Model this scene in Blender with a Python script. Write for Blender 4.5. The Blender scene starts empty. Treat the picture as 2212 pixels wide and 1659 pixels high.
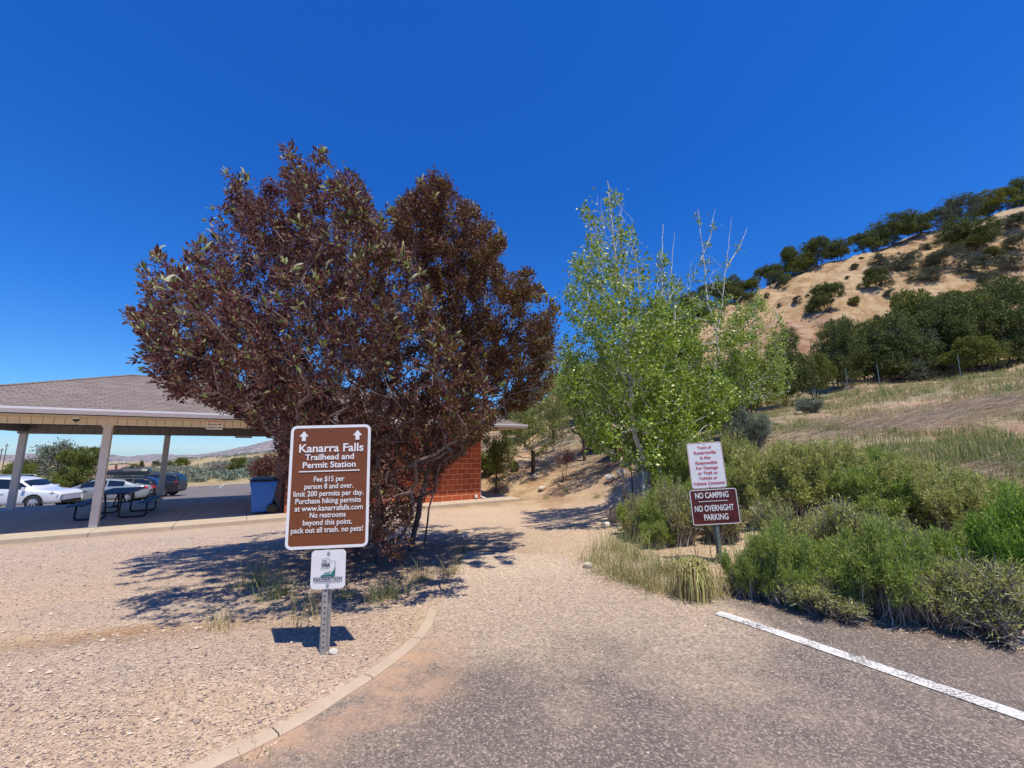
import bpy, bmesh, math, random
import numpy as np
from mathutils import Vector, Matrix

R = math.radians
scene = bpy.context.scene
COL = scene.collection

# ------------------------------------------------------------------ camera
CAM_H = 1.5
PITCH = R(8.9)
FPX = 880.0                      # focal length for a 2212 px wide picture
cam_d = bpy.data.cameras.new('camera')
cam = bpy.data.objects.new('camera', cam_d)
COL.objects.link(cam)
cam.location = (0, 0, CAM_H)
cam.rotation_euler = (math.pi / 2 + PITCH, 0, 0)
cam_d.sensor_width = 36
cam_d.lens = 36 * FPX / 2212
cam_d.clip_start = 0.05
cam_d.clip_end = 9000
scene.camera = cam

# ------------------------------------------------------------------ light
SUN_DIR = Vector((0.185, -0.307, 1.0)).normalized()      # towards the sun
world = bpy.data.worlds.new('World')
scene.world = world
world.use_nodes = True
wn = world.node_tree.nodes
wl = world.node_tree.links
bg = wn['Background']
sky = wn.new('ShaderNodeTexSky')
sky.sky_type = 'NISHITA'
sky.sun_disc = False
sky.sun_elevation = math.asin(SUN_DIR.z)
sky.sun_rotation = math.atan2(SUN_DIR.x, SUN_DIR.y)
sky.altitude = 1200
sky.air_density = 1.0
sky.dust_density = 0.1
sky.ozone_density = 2.2
tc = wn.new('ShaderNodeTexCoord')
sx_ = wn.new('ShaderNodeSeparateXYZ')
wl.new(tc.outputs['Generated'], sx_.inputs[0])
rp = wn.new('ShaderNodeValToRGB')
while len(rp.color_ramp.elements) < 5:
    rp.color_ramp.elements.new(.5)
for k_, (p_, c_) in enumerate([(0, (.42, .62, .95, 1)), (.10, (.32, .66, 1.0, 1)), (.28, (.16, .60, 1.22, 1)), (.55, (.10, .56, 1.30, 1)), (1, (.09, .56, 1.38, 1))]):
    rp.color_ramp.elements[k_].position = p_
    rp.color_ramp.elements[k_].color = c_
wl.new(sx_.outputs[2], rp.inputs[0])
hs = wn.new('ShaderNodeMix')
hs.data_type = 'RGBA'
hs.blend_type = 'MULTIPLY'
hs.inputs[0].default_value = 1.0
wl.new(sky.outputs[0], hs.inputs[6])
wl.new(rp.outputs[0], hs.inputs[7])
wl.new(hs.outputs[2], bg.inputs[0])
bg.inputs[1].default_value = 0.145
sun_d = bpy.data.lights.new('sun', 'SUN')
sun_d.energy = 5.0
sun_d.angle = R(0.53)
sun_d.color = (1.0, 0.925, 0.78)
sun = bpy.data.objects.new('sun', sun_d)
COL.objects.link(sun)
sun.rotation_euler = (-SUN_DIR).to_track_quat('-Z', 'Y').to_euler()
vs = scene.view_settings
vs.view_transform = 'Standard'
vs.look = 'None'
vs.exposure = 0.05
vs.gamma = 1.0
vs.use_curve_mapping = False
scene.cycles.max_bounces = 6
scene.cycles.transparent_max_bounces = 8

# ------------------------------------------------------------------ picture <-> place
cp, sp = math.cos(PITCH), math.sin(PITCH)


def ray(px, py):
    o = py - 829.5
    return ((px - 1106) / (FPX * cp + o * sp), (FPX * sp - o * cp) / (FPX * cp + o * sp))   # x and z per metre forward


def P(px, py, f):
    a, b = ray(px, py)
    return (a * f, f, CAM_H + b * f)


def proj(X):
    X = np.asarray(X, float)
    z = X[..., 2] - CAM_H
    dep = X[..., 1] * cp + z * sp
    dep = np.where(dep < 0.05, 0.05, dep)
    up = -X[..., 1] * sp + z * cp
    return 1106 + X[..., 0] / dep * FPX, 829.5 - up / dep * FPX


def inpoly(px, py, poly):
    poly = np.asarray(poly, float)
    ins = np.zeros(px.shape, bool)
    j = len(poly) - 1
    for i in range(len(poly)):
        xi, yi = poly[i]
        xj, yj = poly[j]
        if yi != yj:
            c = ((yi > py) != (yj > py)) & (px < (xj - xi) * (py - yi) / (yj - yi) + xi)
            ins ^= c
        j = i
    return ins


# value noise ---------------------------------------------------------------
_rs = np.random.RandomState(5)
_tab = _rs.rand(256, 256)


def vnoise(x, y):
    xi = np.floor(x).astype(int)
    yi = np.floor(y).astype(int)
    fx = x - xi
    fy = y - yi
    fx = fx * fx * (3 - 2 * fx)
    fy = fy * fy * (3 - 2 * fy)
    a = _tab[xi & 255, yi & 255]
    b = _tab[(xi + 1) & 255, yi & 255]
    c = _tab[xi & 255, (yi + 1) & 255]
    d = _tab[(xi + 1) & 255, (yi + 1) & 255]
    return (a * (1 - fx) + b * fx) * (1 - fy) + (c * (1 - fx) + d * fx) * fy


def fbm(x, y, o=4):
    s = 0
    a = 0.5
    for k in range(o):
        s = s + a * vnoise(x * 2 ** k + 17 * k, y * 2 ** k + 31 * k)
        a *= 0.5
    return s


def sst(a, b, x):
    t = np.clip((x - a) / (b - a), 0, 1)
    return t * t * (3 - 2 * t)


# terrain -------------------------------------------------------------------
CP = [(0, 0, 0), (-3, 0, 0), (3, 0, 0), (0, 3, 0), (-3, 3, 0), (2, 4, 0.01), (3.3, 3.2, 0.02), (-6, 2.5, -.08), (0, -6, 0), (7, -5, .3), (-9, -4, 0),
      (4.5, 3.0, .08), (-1.4, 3.25, 0), (-2.4, 6.8, -.17), (0, 7.5, -.14), (1.2, 5.5, -.04), (2.9, 5.7, .05), (2.6, 9.7, -.02), (3.6, 11.2, .12),
      (-7.5, 6.5, -.32), (-11.8, 9.0, -.62), (-6.9, 12.4, -.61), (-2.6, 15.2, -.61), (-0.4, 17.0, -.6), (0.8, 17.6, -.52), (-16, 6, -.7), (-20, 10, -1.0),
      (-17.5, 17.5, -1.0), (-13, 21, -.95), (-8, 24.5, -.9), (-2, 28.5, -.2),
      (-25, 22.5, -1.62), (-27.5, 33.5, -2.3), (-20, 38, -2.2), (-26, 43, -1.95), (-35, 43, -2.45), (-40, 26, -2.3),
      (5.2, 5.2, .38), (6.5, 6.5, .85), (8.2, 6.4, 1.2), (11.2, 9.0, 1.9), (7.2, 8.5, 1.25), (5.0, 8.2, .6), (7, 3.6, .55), (10, 3, 1.2), (14, 2, 2.2),
      P(2212, 800, 20), P(1900, 850, 19), P(1750, 882, 18), P(1600, 915, 16), P(1500, 965, 14), P(1400, 985, 16.5),
      P(1300, 1090, 13.6), P(1150, 1032, 20), P(1250, 988, 22), P(1080, 988, 24), P(1200, 940, 27), P(1230, 1078, 15.6), P(1060, 1050, 20),
      P(2209, 447, 50), P(2119, 465, 50), P(2044, 492, 50), P(1984, 506, 50), P(1879, 545, 50), P(1804, 560, 50), P(1699, 598, 50), P(1639, 625, 50), P(1588, 645, 50), P(1450, 700, 50),
      P(1300, 790, 50), P(1200, 850, 50), P(1100, 905, 55), P(950, 950, 60),
      P(2000, 650, 36), P(2212, 640, 34), P(1750, 715, 36), P(1600, 770, 35), P(1450, 840, 34), P(2212, 765, 24), P(1810, 836, 24), P(2000, 812, 24), P(1650, 872, 24),
      (75, 70, 33), (45, 75, 20), (10, 80, 10), (60, 38, 22), P(2209, 500, 42), P(2320, 450, 42), P(2320, 425, 50), (45, 20, 13), (30, 8, 6.5), (25, -10, 5), (60, 0, 18), (0, 120, 2), (90, 120, 38),
      P(300, 1000, 150), P(500, 986, 150), P(600, 977, 150), P(100, 1036, 60), P(60, 1024, 110), P(450, 1046, 46), P(560, 1036, 46), P(400, 1022, 70), P(560, 1010, 75),
      P(200, 1040, 50), P(760, 975, 90), (-90, 20, -5), (-60, -40, -5), (0, -60, -1), (50, -60, 4), (-200, 60, -9), (120, 30, 34)]
CP = np.array(CP, float)


def _ker(d2):
    return np.sqrt(d2 + 0.6)


_A = _ker(((CP[:, None, :2] - CP[None, :, :2]) ** 2).sum(2))
_n = len(CP)
_M = np.zeros((_n + 1, _n + 1))
_M[:_n, :_n] = _A - np.eye(_n) * 0.02 * -1
_M[:_n, _n] = 1
_M[_n, :_n] = 1
_W = np.linalg.solve(_M, np.append(CP[:, 2], 0))


def H(x, y):
    x = np.asarray(x, float)
    y = np.asarray(y, float)
    sh = x.shape
    xf, yf = x.ravel(), y.ravel()
    out = np.empty(len(xf))
    for i in range(0, len(xf), 40000):
        a, b = xf[i:i + 40000], yf[i:i + 40000]
        out[i:i + 40000] = _ker((a[:, None] - CP[None, :, 0]) ** 2 + (b[:, None] - CP[None, :, 1]) ** 2) @ _W[:_n] + _W[_n]
    r = np.hypot(xf, yf)
    hill = sst(3, 9, out)
    ns = (fbm(xf * .35, yf * .35) - .47) + .5 * hill * (fbm(xf * 1.1 + 7, yf * 1.1) - .47)
    gul = np.abs(fbm(xf * .16 + 5, yf * .16, 3) - .45)
    out = out + ns * (0.05 + .8 * hill) * sst(6, 14, r) - hill * .9 * sst(.0, .1, .1 - gul) * sst(20, 30, r)
    w = sst(190, 600, r)
    out = out * (1 - w) + (-75) * w
    return out.reshape(sh)


def h(x, y):
    return float(H(np.array([x]), np.array([y]))[0])


def hit(px, py, fmin=1.5, fmax=260):
    """point where the line of sight meets the terrain"""
    a, b = ray(px, py)
    f = np.exp(np.linspace(math.log(fmin), math.log(fmax), 700))
    g = CAM_H + b * f - H(a * f, f)
    idx = np.where(g < 0)[0]
    if len(idx) == 0:
        k = int(np.argmin(g))
    else:
        k = int(idx[0])
    ff = f[k]
    if k > 0 and g[k - 1] > 0 and g[k] < 0:
        t = g[k - 1] / (g[k - 1] - g[k])
        ff = f[k - 1] + t * (f[k] - f[k - 1])
    return (a * ff, ff, h(a * ff, ff))


# ------------------------------------------------------------------ helpers
def tag(o, label=None, cat=None, group=None, kind=None):
    if label: o['label'] = label
    if cat: o['category'] = cat
    if group: o['group'] = group
    if kind: o['kind'] = kind
    return o


def empty(name, loc=(0, 0, 0), rz=0, label=None, cat=None, group=None):
    o = bpy.data.objects.new(name, None)
    COL.objects.link(o)
    o.location = loc
    o.rotation_euler = (0, 0, rz)
    o.empty_display_size = 0.1
    return tag(o, label, cat, group)


def qmesh(name, V, F, mats, midx=None, smooth=False, parent=None, loc=None, link=True):
    """mesh from numpy arrays; all faces have the same corner count"""
    V = np.ascontiguousarray(V, np.float32)
    F = np.ascontiguousarray(F, np.int32)
    me = bpy.data.meshes.new(name)
    k = F.shape[1]
    me.vertices.add(len(V))
    me.vertices.foreach_set('co', V.ravel())
    me.loops.add(F.size)
    me.loops.foreach_set('vertex_index', F.ravel())
    me.polygons.add(len(F))
    me.polygons.foreach_set('loop_start', np.arange(0, F.size, k, dtype=np.int32))
    me.polygons.foreach_set('loop_total', np.full(len(F), k, np.int32))
    if not isinstance(mats, (list, tuple)): mats = [mats]
    for m in mats: me.materials.append(m)
    if midx is not None: me.polygons.foreach_set('material_index', np.ascontiguousarray(midx, np.int32))
    me.polygons.foreach_set('use_smooth', np.full(len(F), smooth, bool))
    me.update(calc_edges=True)
    if not link: return me
    o = bpy.data.objects.new(name, me)
    COL.objects.link(o)
    if parent is not None: o.parent = parent
    if loc is not None: o.location = loc
    return o


class MB:
    def __init__(self):
        self.v = []
        self.f = []

    def add(self, vs_, fs_, M=None):
        b = len(self.v)
        for q in vs_:
            q = Vector(q)
            self.v.append(tuple(M @ q) if M is not None else tuple(q))
        self.f += [tuple(b + i for i in f) for f in fs_]
        return self

    def box(self, x0, x1, y0, y1, z0, z1, M=None):
        return self.add([(x0, y0, z0), (x1, y0, z0), (x1, y1, z0), (x0, y1, z0), (x0, y0, z1), (x1, y0, z1), (x1, y1, z1), (x0, y1, z1)],
                        [(0, 3, 2, 1), (4, 5, 6, 7), (0, 1, 5, 4), (1, 2, 6, 5), (2, 3, 7, 6), (3, 0, 4, 7)], M)

    def tube(self, pts, r, n=8, M=None, cap=True):
        pts = [Vector(p) for p in pts]
        rs = r if isinstance(r, (list, tuple)) else [r] * len(pts)
        vs_, fs_ = [], []
        prev = None
        for i, p in enumerate(pts):
            if i == 0: t = pts[1] - pts[0]
            elif i == len(pts) - 1: t = pts[-1] - pts[-2]
            else: t = (pts[i + 1] - pts[i]).normalized() + (pts[i] - pts[i - 1]).normalized()
            t.normalize()
            if prev is None:
                a = t.orthogonal().normalized()
            else:
                a = prev - t * prev.dot(t)
                a = a.normalized() if a.length > 1e-5 else t.orthogonal().normalized()
            prev = a
            b = t.cross(a)
            for k in range(n):
                an = 2 * math.pi * k / n
                vs_.append(p + (a * math.cos(an) + b * math.sin(an)) * rs[i])
        for i in range(len(pts) - 1):
            for k in range(n):
                fs_.append((i * n + k, i * n + (k + 1) % n, (i + 1) * n + (k + 1) % n, (i + 1) * n + k))
        if cap:
            fs_.append(tuple(range(n - 1, -1, -1)))
            fs_.append(tuple((len(pts) - 1) * n + k for k in range(n)))
        return self.add(vs_, fs_, M)

    def lathe(self, prof, n=20, M=None):
        vs_, fs_ = [], []
        for (r, z) in prof:
            for k in range(n):
                a = 2 * math.pi * k / n
                vs_.append((r * math.cos(a), r * math.sin(a), z))
        for i in range(len(prof) - 1):
            for k in range(n):
                fs_.append((i * n + k, i * n + (k + 1) % n, (i + 1) * n + (k + 1) % n, (i + 1) * n + k))
        return self.add(vs_, fs_, M)

    def build(self, name, mat, parent=None, loc=None, smooth=False, bevel=0, rot=None):
        me = bpy.data.meshes.new(name)
        me.from_pydata(self.v, [], self.f)
        me.materials.append(mat)
        if smooth:
            me.polygons.foreach_set('use_smooth', [True] * len(me.polygons))
        me.update()
        o = bpy.data.objects.new(name, me)
        COL.objects.link(o)
        if parent is not None: o.parent = parent
        if loc is not None: o.location = loc
        if rot is not None: o.rotation_euler = rot
        if bevel:
            b = o.modifiers.new('bevel', 'BEVEL')
            b.width = bevel
            b.segments = 2
            b.limit_method = 'ANGLE'
        return o


def copy_tree(o, parent=None):
    c = o.copy()
    COL.objects.link(c)
    c.parent = parent
    for ch in list(o.children):
        copy_tree(ch, c)
    return c


# ------------------------------------------------------------------ materials
class NT:
    def __init__(self, name):
        self.m = bpy.data.materials.new(name)
        self.m.use_nodes = True
        self.t = self.m.node_tree
        self.b = self.t.nodes['Principled BSDF']
        self.out = self.t.nodes['Material Output']

    def n(self, typ, **kw):
        nd = self.t.nodes.new(typ)
        for k, v in kw.items(): setattr(nd, k, v)
        return nd

    def l(self, a, b):
        self.t.links.new(a, b)

    def pos(self):
        return self.n('ShaderNodeNewGeometry').outputs['Position']

    def obj(self):
        return self.n('ShaderNodeTexCoord').outputs['Object']

    def noise(self, vec, scale, detail=4, rough=0.55, out='Fac'):
        nd = self.n('ShaderNodeTexNoise')
        nd.inputs['Scale'].default_value = scale
        nd.inputs['Detail'].default_value = detail
        nd.inputs['Roughness'].default_value = rough
        self.l(vec, nd.inputs['Vector'])
        return nd.outputs[out]

    def ramp(self, fac, stops, interp='LINEAR'):
        nd = self.n('ShaderNodeValToRGB')
        cr = nd.color_ramp
        cr.interpolation = interp
        while len(cr.elements) < len(stops): cr.elements.new(0.5)
        for e, (p, c) in zip(cr.elements, stops):
            e.position = p
            if not isinstance(c, (tuple, list)): c = (c, c, c)
            e.color = (*c, 1) if len(c) == 3 else c
        self.l(fac, nd.inputs[0])
        return nd.outputs[0]

    def mix(self, fac, a, b, mode='MIX'):
        nd = self.n('ShaderNodeMix', data_type='RGBA', blend_type=mode)
        for s, v in ((nd.inputs[0], fac), (nd.inputs[6], a), (nd.inputs[7], b)):
            if isinstance(v, (int, float)): s.default_value = v
            elif isinstance(v, tuple): s.default_value = (*v, 1)
            else: self.l(v, s)
        return nd.outputs[2]

    def math(self, op, a, b=0.0, clamp=False):
        nd = self.n('ShaderNodeMath', operation=op, use_clamp=clamp)
        for s, v in ((nd.inputs[0], a), (nd.inputs[1], b)):
            if isinstance(v, (int, float)): s.default_value = v
            else: self.l(v, s)
        return nd.outputs[0]

    def bump(self, hgt, strength=0.3, dist=0.01):
        nd = self.n('ShaderNodeBump')
        nd.inputs['Strength'].default_value = strength
        nd.inputs['Distance'].default_value = dist
        self.l(hgt, nd.inputs['Height'])
        self.l(nd.outputs[0], self.b.inputs['Normal'])

    def col(self, c):
        if isinstance(c, tuple): self.b.inputs['Base Color'].default_value = (*c, 1)
        else: self.l(c, self.b.inputs['Base Color'])

    def set(self, **kw):
        for k, v in kw.items():
            self.b.inputs[k.replace('_', ' ')].default_value = v


def simple(name, c, rough=0.6, metal=0.0, var=0.12, scale=6, bump=0.0, coat=0.0, spec=None):
    t = NT(name)
    v = t.noise(t.obj(), scale, 5)
    dark = tuple(x * (1 - var) for x in c)
    lite = tuple(min(1, x * (1 + var)) for x in c)
    t.col(t.ramp(v, [(0.3, dark), (0.7, lite)]))
    t.set(Roughness=rough, Metallic=metal)
    if coat: t.b.inputs['Coat Weight'].default_value = coat
    if spec is not None: t.b.inputs['Specular IOR Level'].default_value = spec
    if bump: t.bump(t.noise(t.obj(), scale * 8, 4), bump, 0.01)
    return t.m


def leafmat(name, stops, rough=0.5, trans=0.25, spec=0.3, tcol=None):
    """foliage colour drawn per leaf"""
    t = NT(name)
    g = t.n('ShaderNodeNewGeometry')
    c = t.ramp(g.outputs['Random Per Island'], stops)
    t.col(c)
    t.set(Roughness=rough)
    t.b.inputs['Specular IOR Level'].default_value = spec
    tr = t.n('ShaderNodeBsdfTranslucent')
    if tcol: tr.inputs[0].default_value = (*tcol, 1)
    else: t.l(c, tr.inputs[0])
    mx = t.n('ShaderNodeMixShader')
    mx.inputs[0].default_value = trans
    t.l(t.b.outputs[0], mx.inputs[1])
    t.l(tr.outputs[0], mx.inputs[2])
    t.l(mx.outputs[0], t.out.inputs[0])
    return t.m


M = {}
M['leaf_purple'] = leafmat('purple_leaf', [(0, (.070, .022, .026)), (.4, (.14, .050, .048)), (.75, (.22, .105, .085)), (1, (.30, .20, .12))], .5, .28, .3)
M['leaf_bronze'] = leafmat('bronze_leaf', [(0, (.10, .045, .018)), (.5, (.16, .085, .028)), (1, (.21, .16, .045))], .5, .3, .3)
M['leaf_new'] = leafmat('new_leaf', [(0, (.19, .26, .06)), (.6, (.30, .38, .11)), (1, (.52, .56, .30))], .45, .3)
M['aspen_leaf'] = leafmat('aspen_leaf', [(0, (.10, .18, .015)), (.5, (.24, .35, .025)), (.85, (.40, .50, .05)), (1, (.60, .68, .20))], .35, .35, .5)
M['yellow_leaf'] = leafmat('yellow_green_leaf', [(0, (.17, .26, .035)), (.5, (.32, .42, .06)), (1, (.52, .58, .14))], .4, .35, .4)
M['dull_leaf'] = leafmat('dull_leaf', [(0, (.14, .17, .04)), (.5, (.24, .27, .07)), (1, (.38, .40, .12))], .5, .3)
M['olive_leaf'] = leafmat('olive_leaf', [(0, (.10, .13, .03)), (.5, (.17, .20, .045)), (1, (.28, .30, .07))], .5, .3)
M['juniper'] = leafmat('juniper_foliage', [(0, (.06, .08, .026)), (.5, (.115, .145, .042)), (1, (.22, .245, .07))], .7, .1, .2)
M['juniper_light'] = leafmat('light_juniper_foliage', [(0, (.09, .11, .022)), (.5, (.16, .19, .036)), (1, (.27, .29, .06))], .7, .1, .2)
M['juniper_grey'] = leafmat('grey_green_foliage', [(0, (.075, .095, .06)), (.5, (.13, .155, .10)), (1, (.20, .22, .15))], .8, .1, .1)
M['sage'] = leafmat('sagebrush_foliage', [(0, (.12, .15, .11)), (.5, (.22, .26, .19)), (1, (.36, .39, .29))], .8, .15, .1)
M['rabbit'] = leafmat('rabbitbrush_foliage', [(0, (.23, .25, .06)), (.5, (.46, .49, .13)), (1, (.70, .69, .28))], .6, .35, .2)
M['rabbit_bright'] = leafmat('bright_shrub_foliage', [(0, (.13, .24, .03)), (.5, (.25, .40, .05)), (1, (.44, .58, .11))], .5, .4, .3)
M['rabbit_green'] = leafmat('green_rabbitbrush_foliage', [(0, (.18, .24, .05)), (.5, (.37, .45, .10)), (1, (.60, .64, .22))], .6, .35, .2)
M['seedhead'] = leafmat('dry_seed_head', [(0, (.36, .26, .10)), (.6, (.52, .42, .18)), (1, (.65, .55, .30))], .8, .2, .1)
M['twig_grey'] = leafmat('grey_twig', [(0, (.12, .10, .085)), (.5, (.27, .235, .20)), (1, (.50, .45, .39))], .85, 0.0, .1)
M['grass_green'] = leafmat('green_grass', [(0, (.13, .18, .045)), (.5, (.22, .28, .085)), (1, (.38, .42, .16))], .5, .3)
M['grass_dry'] = leafmat('dry_grass', [(0, (.34, .28, .12)), (.5, (.50, .40, .19)), (1, (.66, .56, .32))], .7, .25, .1)
M['straw'] = leafmat('dead_reed', [(0, (.36, .25, .16)), (.5, (.55, .42, .28)), (1, (.75, .62, .45))], .7, .05, .1)
M['red_leaf'] = leafmat('red_leaf', [(0, (.10, .025, .022)), (.6, (.17, .05, .035)), (1, (.24, .12, .06))], .45, .25)


def bark(name, c1, c2, scale=14):
    t = NT(name)
    v = t.noise(t.obj(), scale, 6, .7)
    t.col(t.ramp(v, [(.3, c1), (.7, c2)]))
    t.set(Roughness=.85)
    t.bump(v, .5, .01)
    return t.m


M['bark_brown'] = bark('grey_brown_bark', (.10, .07, .06), (.26, .19, .165))
M['bark_dark'] = bark('dark_bark', (.045, .032, .025), (.13, .095, .075))
M['bark_grey'] = bark('weathered_grey_bark', (.10, .085, .07), (.30, .26, .22))


def aspen_bark():
    t = NT('white_aspen_bark')
    o = t.obj()
    mp = t.n('ShaderNodeMapping')
    mp.inputs['Scale'].default_value = (5, 5, 9)
    t.l(o, mp.inputs[0])
    v = t.noise(mp.outputs[0], 1.3, 4, .6)
    w = t.noise(o, 20, 4)
    base = t.ramp(w, [(.3, (.50, .48, .42)), (.7, (.72, .70, .63))])
    t.col(t.mix(t.ramp(v, [(.60, 0.0), (.66, 1.0)]), base, (.03, .025, .02)))
    t.set(Roughness=.7)
    t.bump(v, .4, .01)
    return t.m


M['bark_aspen'] = aspen_bark()


def ground_mat():
    t = NT('ground_soil')
    g = t.pos()
    at = t.n('ShaderNodeAttribute', attribute_name='tint').outputs['Color']
    gr = t.n('ShaderNodeAttribute', attribute_name='gravel').outputs['Fac']
    vo = t.n('ShaderNodeTexVoronoi')
    vo.inputs['Scale'].default_value = 62
    vo.inputs['Randomness'].default_value = 1
    t.l(g, vo.inputs['Vector'])
    vo2 = t.n('ShaderNodeTexVoronoi')
    vo2.inputs['Scale'].default_value = 27
    t.l(g, vo2.inputs['Vector'])
    sep = t.n('ShaderNodeSeparateColor')
    t.l(vo.outputs['Color'], sep.inputs[0])
    stone = t.ramp(sep.outputs[0], [(0, (.10, .08, .085)), (.22, (.33, .25, .21)), (.55, (.58, .43, .29)), (.85, (.76, .60, .43)), (1, (.86, .76, .60))])
    sep2 = t.n('ShaderNodeSeparateColor')
    t.l(vo2.outputs['Color'], sep2.inputs[0])
    stone2 = t.ramp(sep2.outputs[1], [(0, (.20, .155, .15)), (.5, (.48, .345, .25)), (1, (.76, .63, .48))])
    stone = t.mix(t.math('GREATER_THAN', sep2.outputs[0], .72), stone, stone2)
    patch = t.noise(g, 1.3, 5, .65)
    soil = t.mix(t.ramp(t.noise(g, 30, 5, .7), [(.3, 0.0), (.7, 1.0)]), t.mix(.35, at, (0, 0, 0)), t.mix(.16, at, (1, .9, .75)))
    mul = t.mix(.5, stone, at, 'MIX')
    f = t.math('MULTIPLY', gr, t.ramp(patch, [(.33, .45), (.55, 1.0)]))
    col = t.mix(f, soil, mul)
    big = t.noise(g, .35, 5, .6)
    col = t.mix(t.ramp(big, [(.35, .0), (.65, .35)]), col, t.mix(1.0, col, (.86, .78, .74), 'MULTIPLY'))
    t.col(col)
    t.set(Roughness=.92)
    t.b.inputs['Specular IOR Level'].default_value = .2
    # broken rock and rills where the ground is bare soil
    rk = t.noise(g, .9, 8, .72)
    bare = t.math('SUBTRACT', 1.0, gr, clamp=True)
    col2 = t.mix(t.math('MULTIPLY', bare, t.ramp(rk, [(.42, .85), (.56, 0.0)])), col, t.mix(1.0, col, (.62, .50, .42), 'MULTIPLY'))
    t.col(col2)
    hh = t.math('SUBTRACT', 1.0, vo.outputs['Distance'])
    hh = t.math('ADD', t.math('MULTIPLY', hh, .7), t.noise(g, 90, 4, .7))
    hh = t.math('ADD', hh, t.math('MULTIPLY', t.noise(g, 2.2, 5, .7), 4.0))
    hh = t.math('ADD', hh, t.math('MULTIPLY', t.math('MULTIPLY', bare, rk), 22.0))
    t.bump(hh, .9, .011)
    return t.m


def asphalt_mat(name='asphalt', dusty=True):
    t = NT(name)
    g = t.pos()
    vo = t.n('ShaderNodeTexVoronoi')
    vo.inputs['Scale'].default_value = 100
    t.l(g, vo.inputs['Vector'])
    sep = t.n('ShaderNodeSeparateColor')
    t.l(vo.outputs['Color'], sep.inputs[0])
    agg = t.ramp(sep.outputs[0], [(0, (.035, .032, .034)), (.5, (.11, .098, .094)), (.8, (.23, .19, .165)), (1, (.52, .43, .34))])
    if dusty:
        at_ = t.n('ShaderNodeAttribute', attribute_name='dust').outputs['Fac']
        vo3 = t.n('ShaderNodeTexVoronoi')
        vo3.inputs['Scale'].default_value = 62
        t.l(g, vo3.inputs['Vector'])
        s3 = t.n('ShaderNodeSeparateColor')
        t.l(vo3.outputs['Color'], s3.inputs[0])
        stone = t.mix(.5, t.ramp(s3.outputs[0], [(0, (.10, .08, .085)), (.22, (.33, .25, .21)), (.55, (.58, .43, .29)), (.85, (.76, .60, .43)), (1, (.86, .76, .60))]), (.51, .395, .285))
        stone = t.mix(t.ramp(at_, [(.55, .45), (1.0, 0.0)]), stone, t.mix(1.0, stone, (.52, .50, .50), 'MULTIPLY'))
        at = t.n('ShaderNodeAttribute', attribute_name='dust').outputs['Fac']
        red = t.n('ShaderNodeAttribute', attribute_name='red').outputs['Fac']
        p1 = t.noise(g, 1.1, 6, .65)
        p2 = t.noise(g, 55, 3, .6)
        f = t.math('ADD', t.math('ADD', t.math('MULTIPLY', at, 1.5), t.math('MULTIPLY', t.math('SUBTRACT', p1, .5), 1.5)), t.math('MULTIPLY', t.math('SUBTRACT', p2, .5), 1.0))
        fr = t.ramp(f, [(.25, 0.0), (.75, 1.0)])
        film = t.mix(t.ramp(p1, [(.3, .22), (.7, .6)]), agg, (.27, .205, .16))
        col = t.mix(fr, film, stone)
        rr = t.math('MULTIPLY', red, t.ramp(t.noise(g, 3.5, 5, .7), [(.35, .0), (.6, 1.0)]))
        col = t.mix(rr, col, t.mix(p2, (.40, .24, .15), (.56, .38, .25)))
    else:
        col = t.mix(t.ramp(t.noise(g, .5, 5), [(.3, .1), (.7, .6)]), agg, (.20, .185, .18))
    t.col(col)
    t.set(Roughness=.88)
    t.b.inputs['Specular IOR Level'].default_value = .3
    t.bump(t.math('SUBTRACT', 1.0, vo.outputs['Distance']), .8, .006)
    return t.m


def paint_line_mat():
    t = NT('worn_white_road_paint')
    g = t.pos()
    v = t.math('ADD', t.math('MULTIPLY', t.noise(g, 70, 4, .75), .7), t.math('MULTIPLY', t.noise(g, 5, 4, .6), .3))
    t.col(t.ramp(v, [(.43, (.14, .125, .115)), (.475, (.56, .54, .50)), (.6, (.78, .77, .74))]))
    t.set(Roughness=.8)
    t.bump(v, .5, .004)
    return t.m


def concrete_mat(name, c=(.55, .45, .35), joints=None):
    t = NT(name)
    g = t.pos()
    v = t.noise(g, 3, 6, .7)
    w = t.noise(g, 140, 3, .7)
    col = t.mix(t.math('MULTIPLY', w, .5), t.ramp(v, [(.3, tuple(x * .82 for x in c)), (.7, tuple(x * 1.08 for x in c))]), tuple(x * .6 for x in c))
    t.col(col)
    t.set(Roughness=.9)
    t.bump(w, .3, .004)
    return t.m


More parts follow.
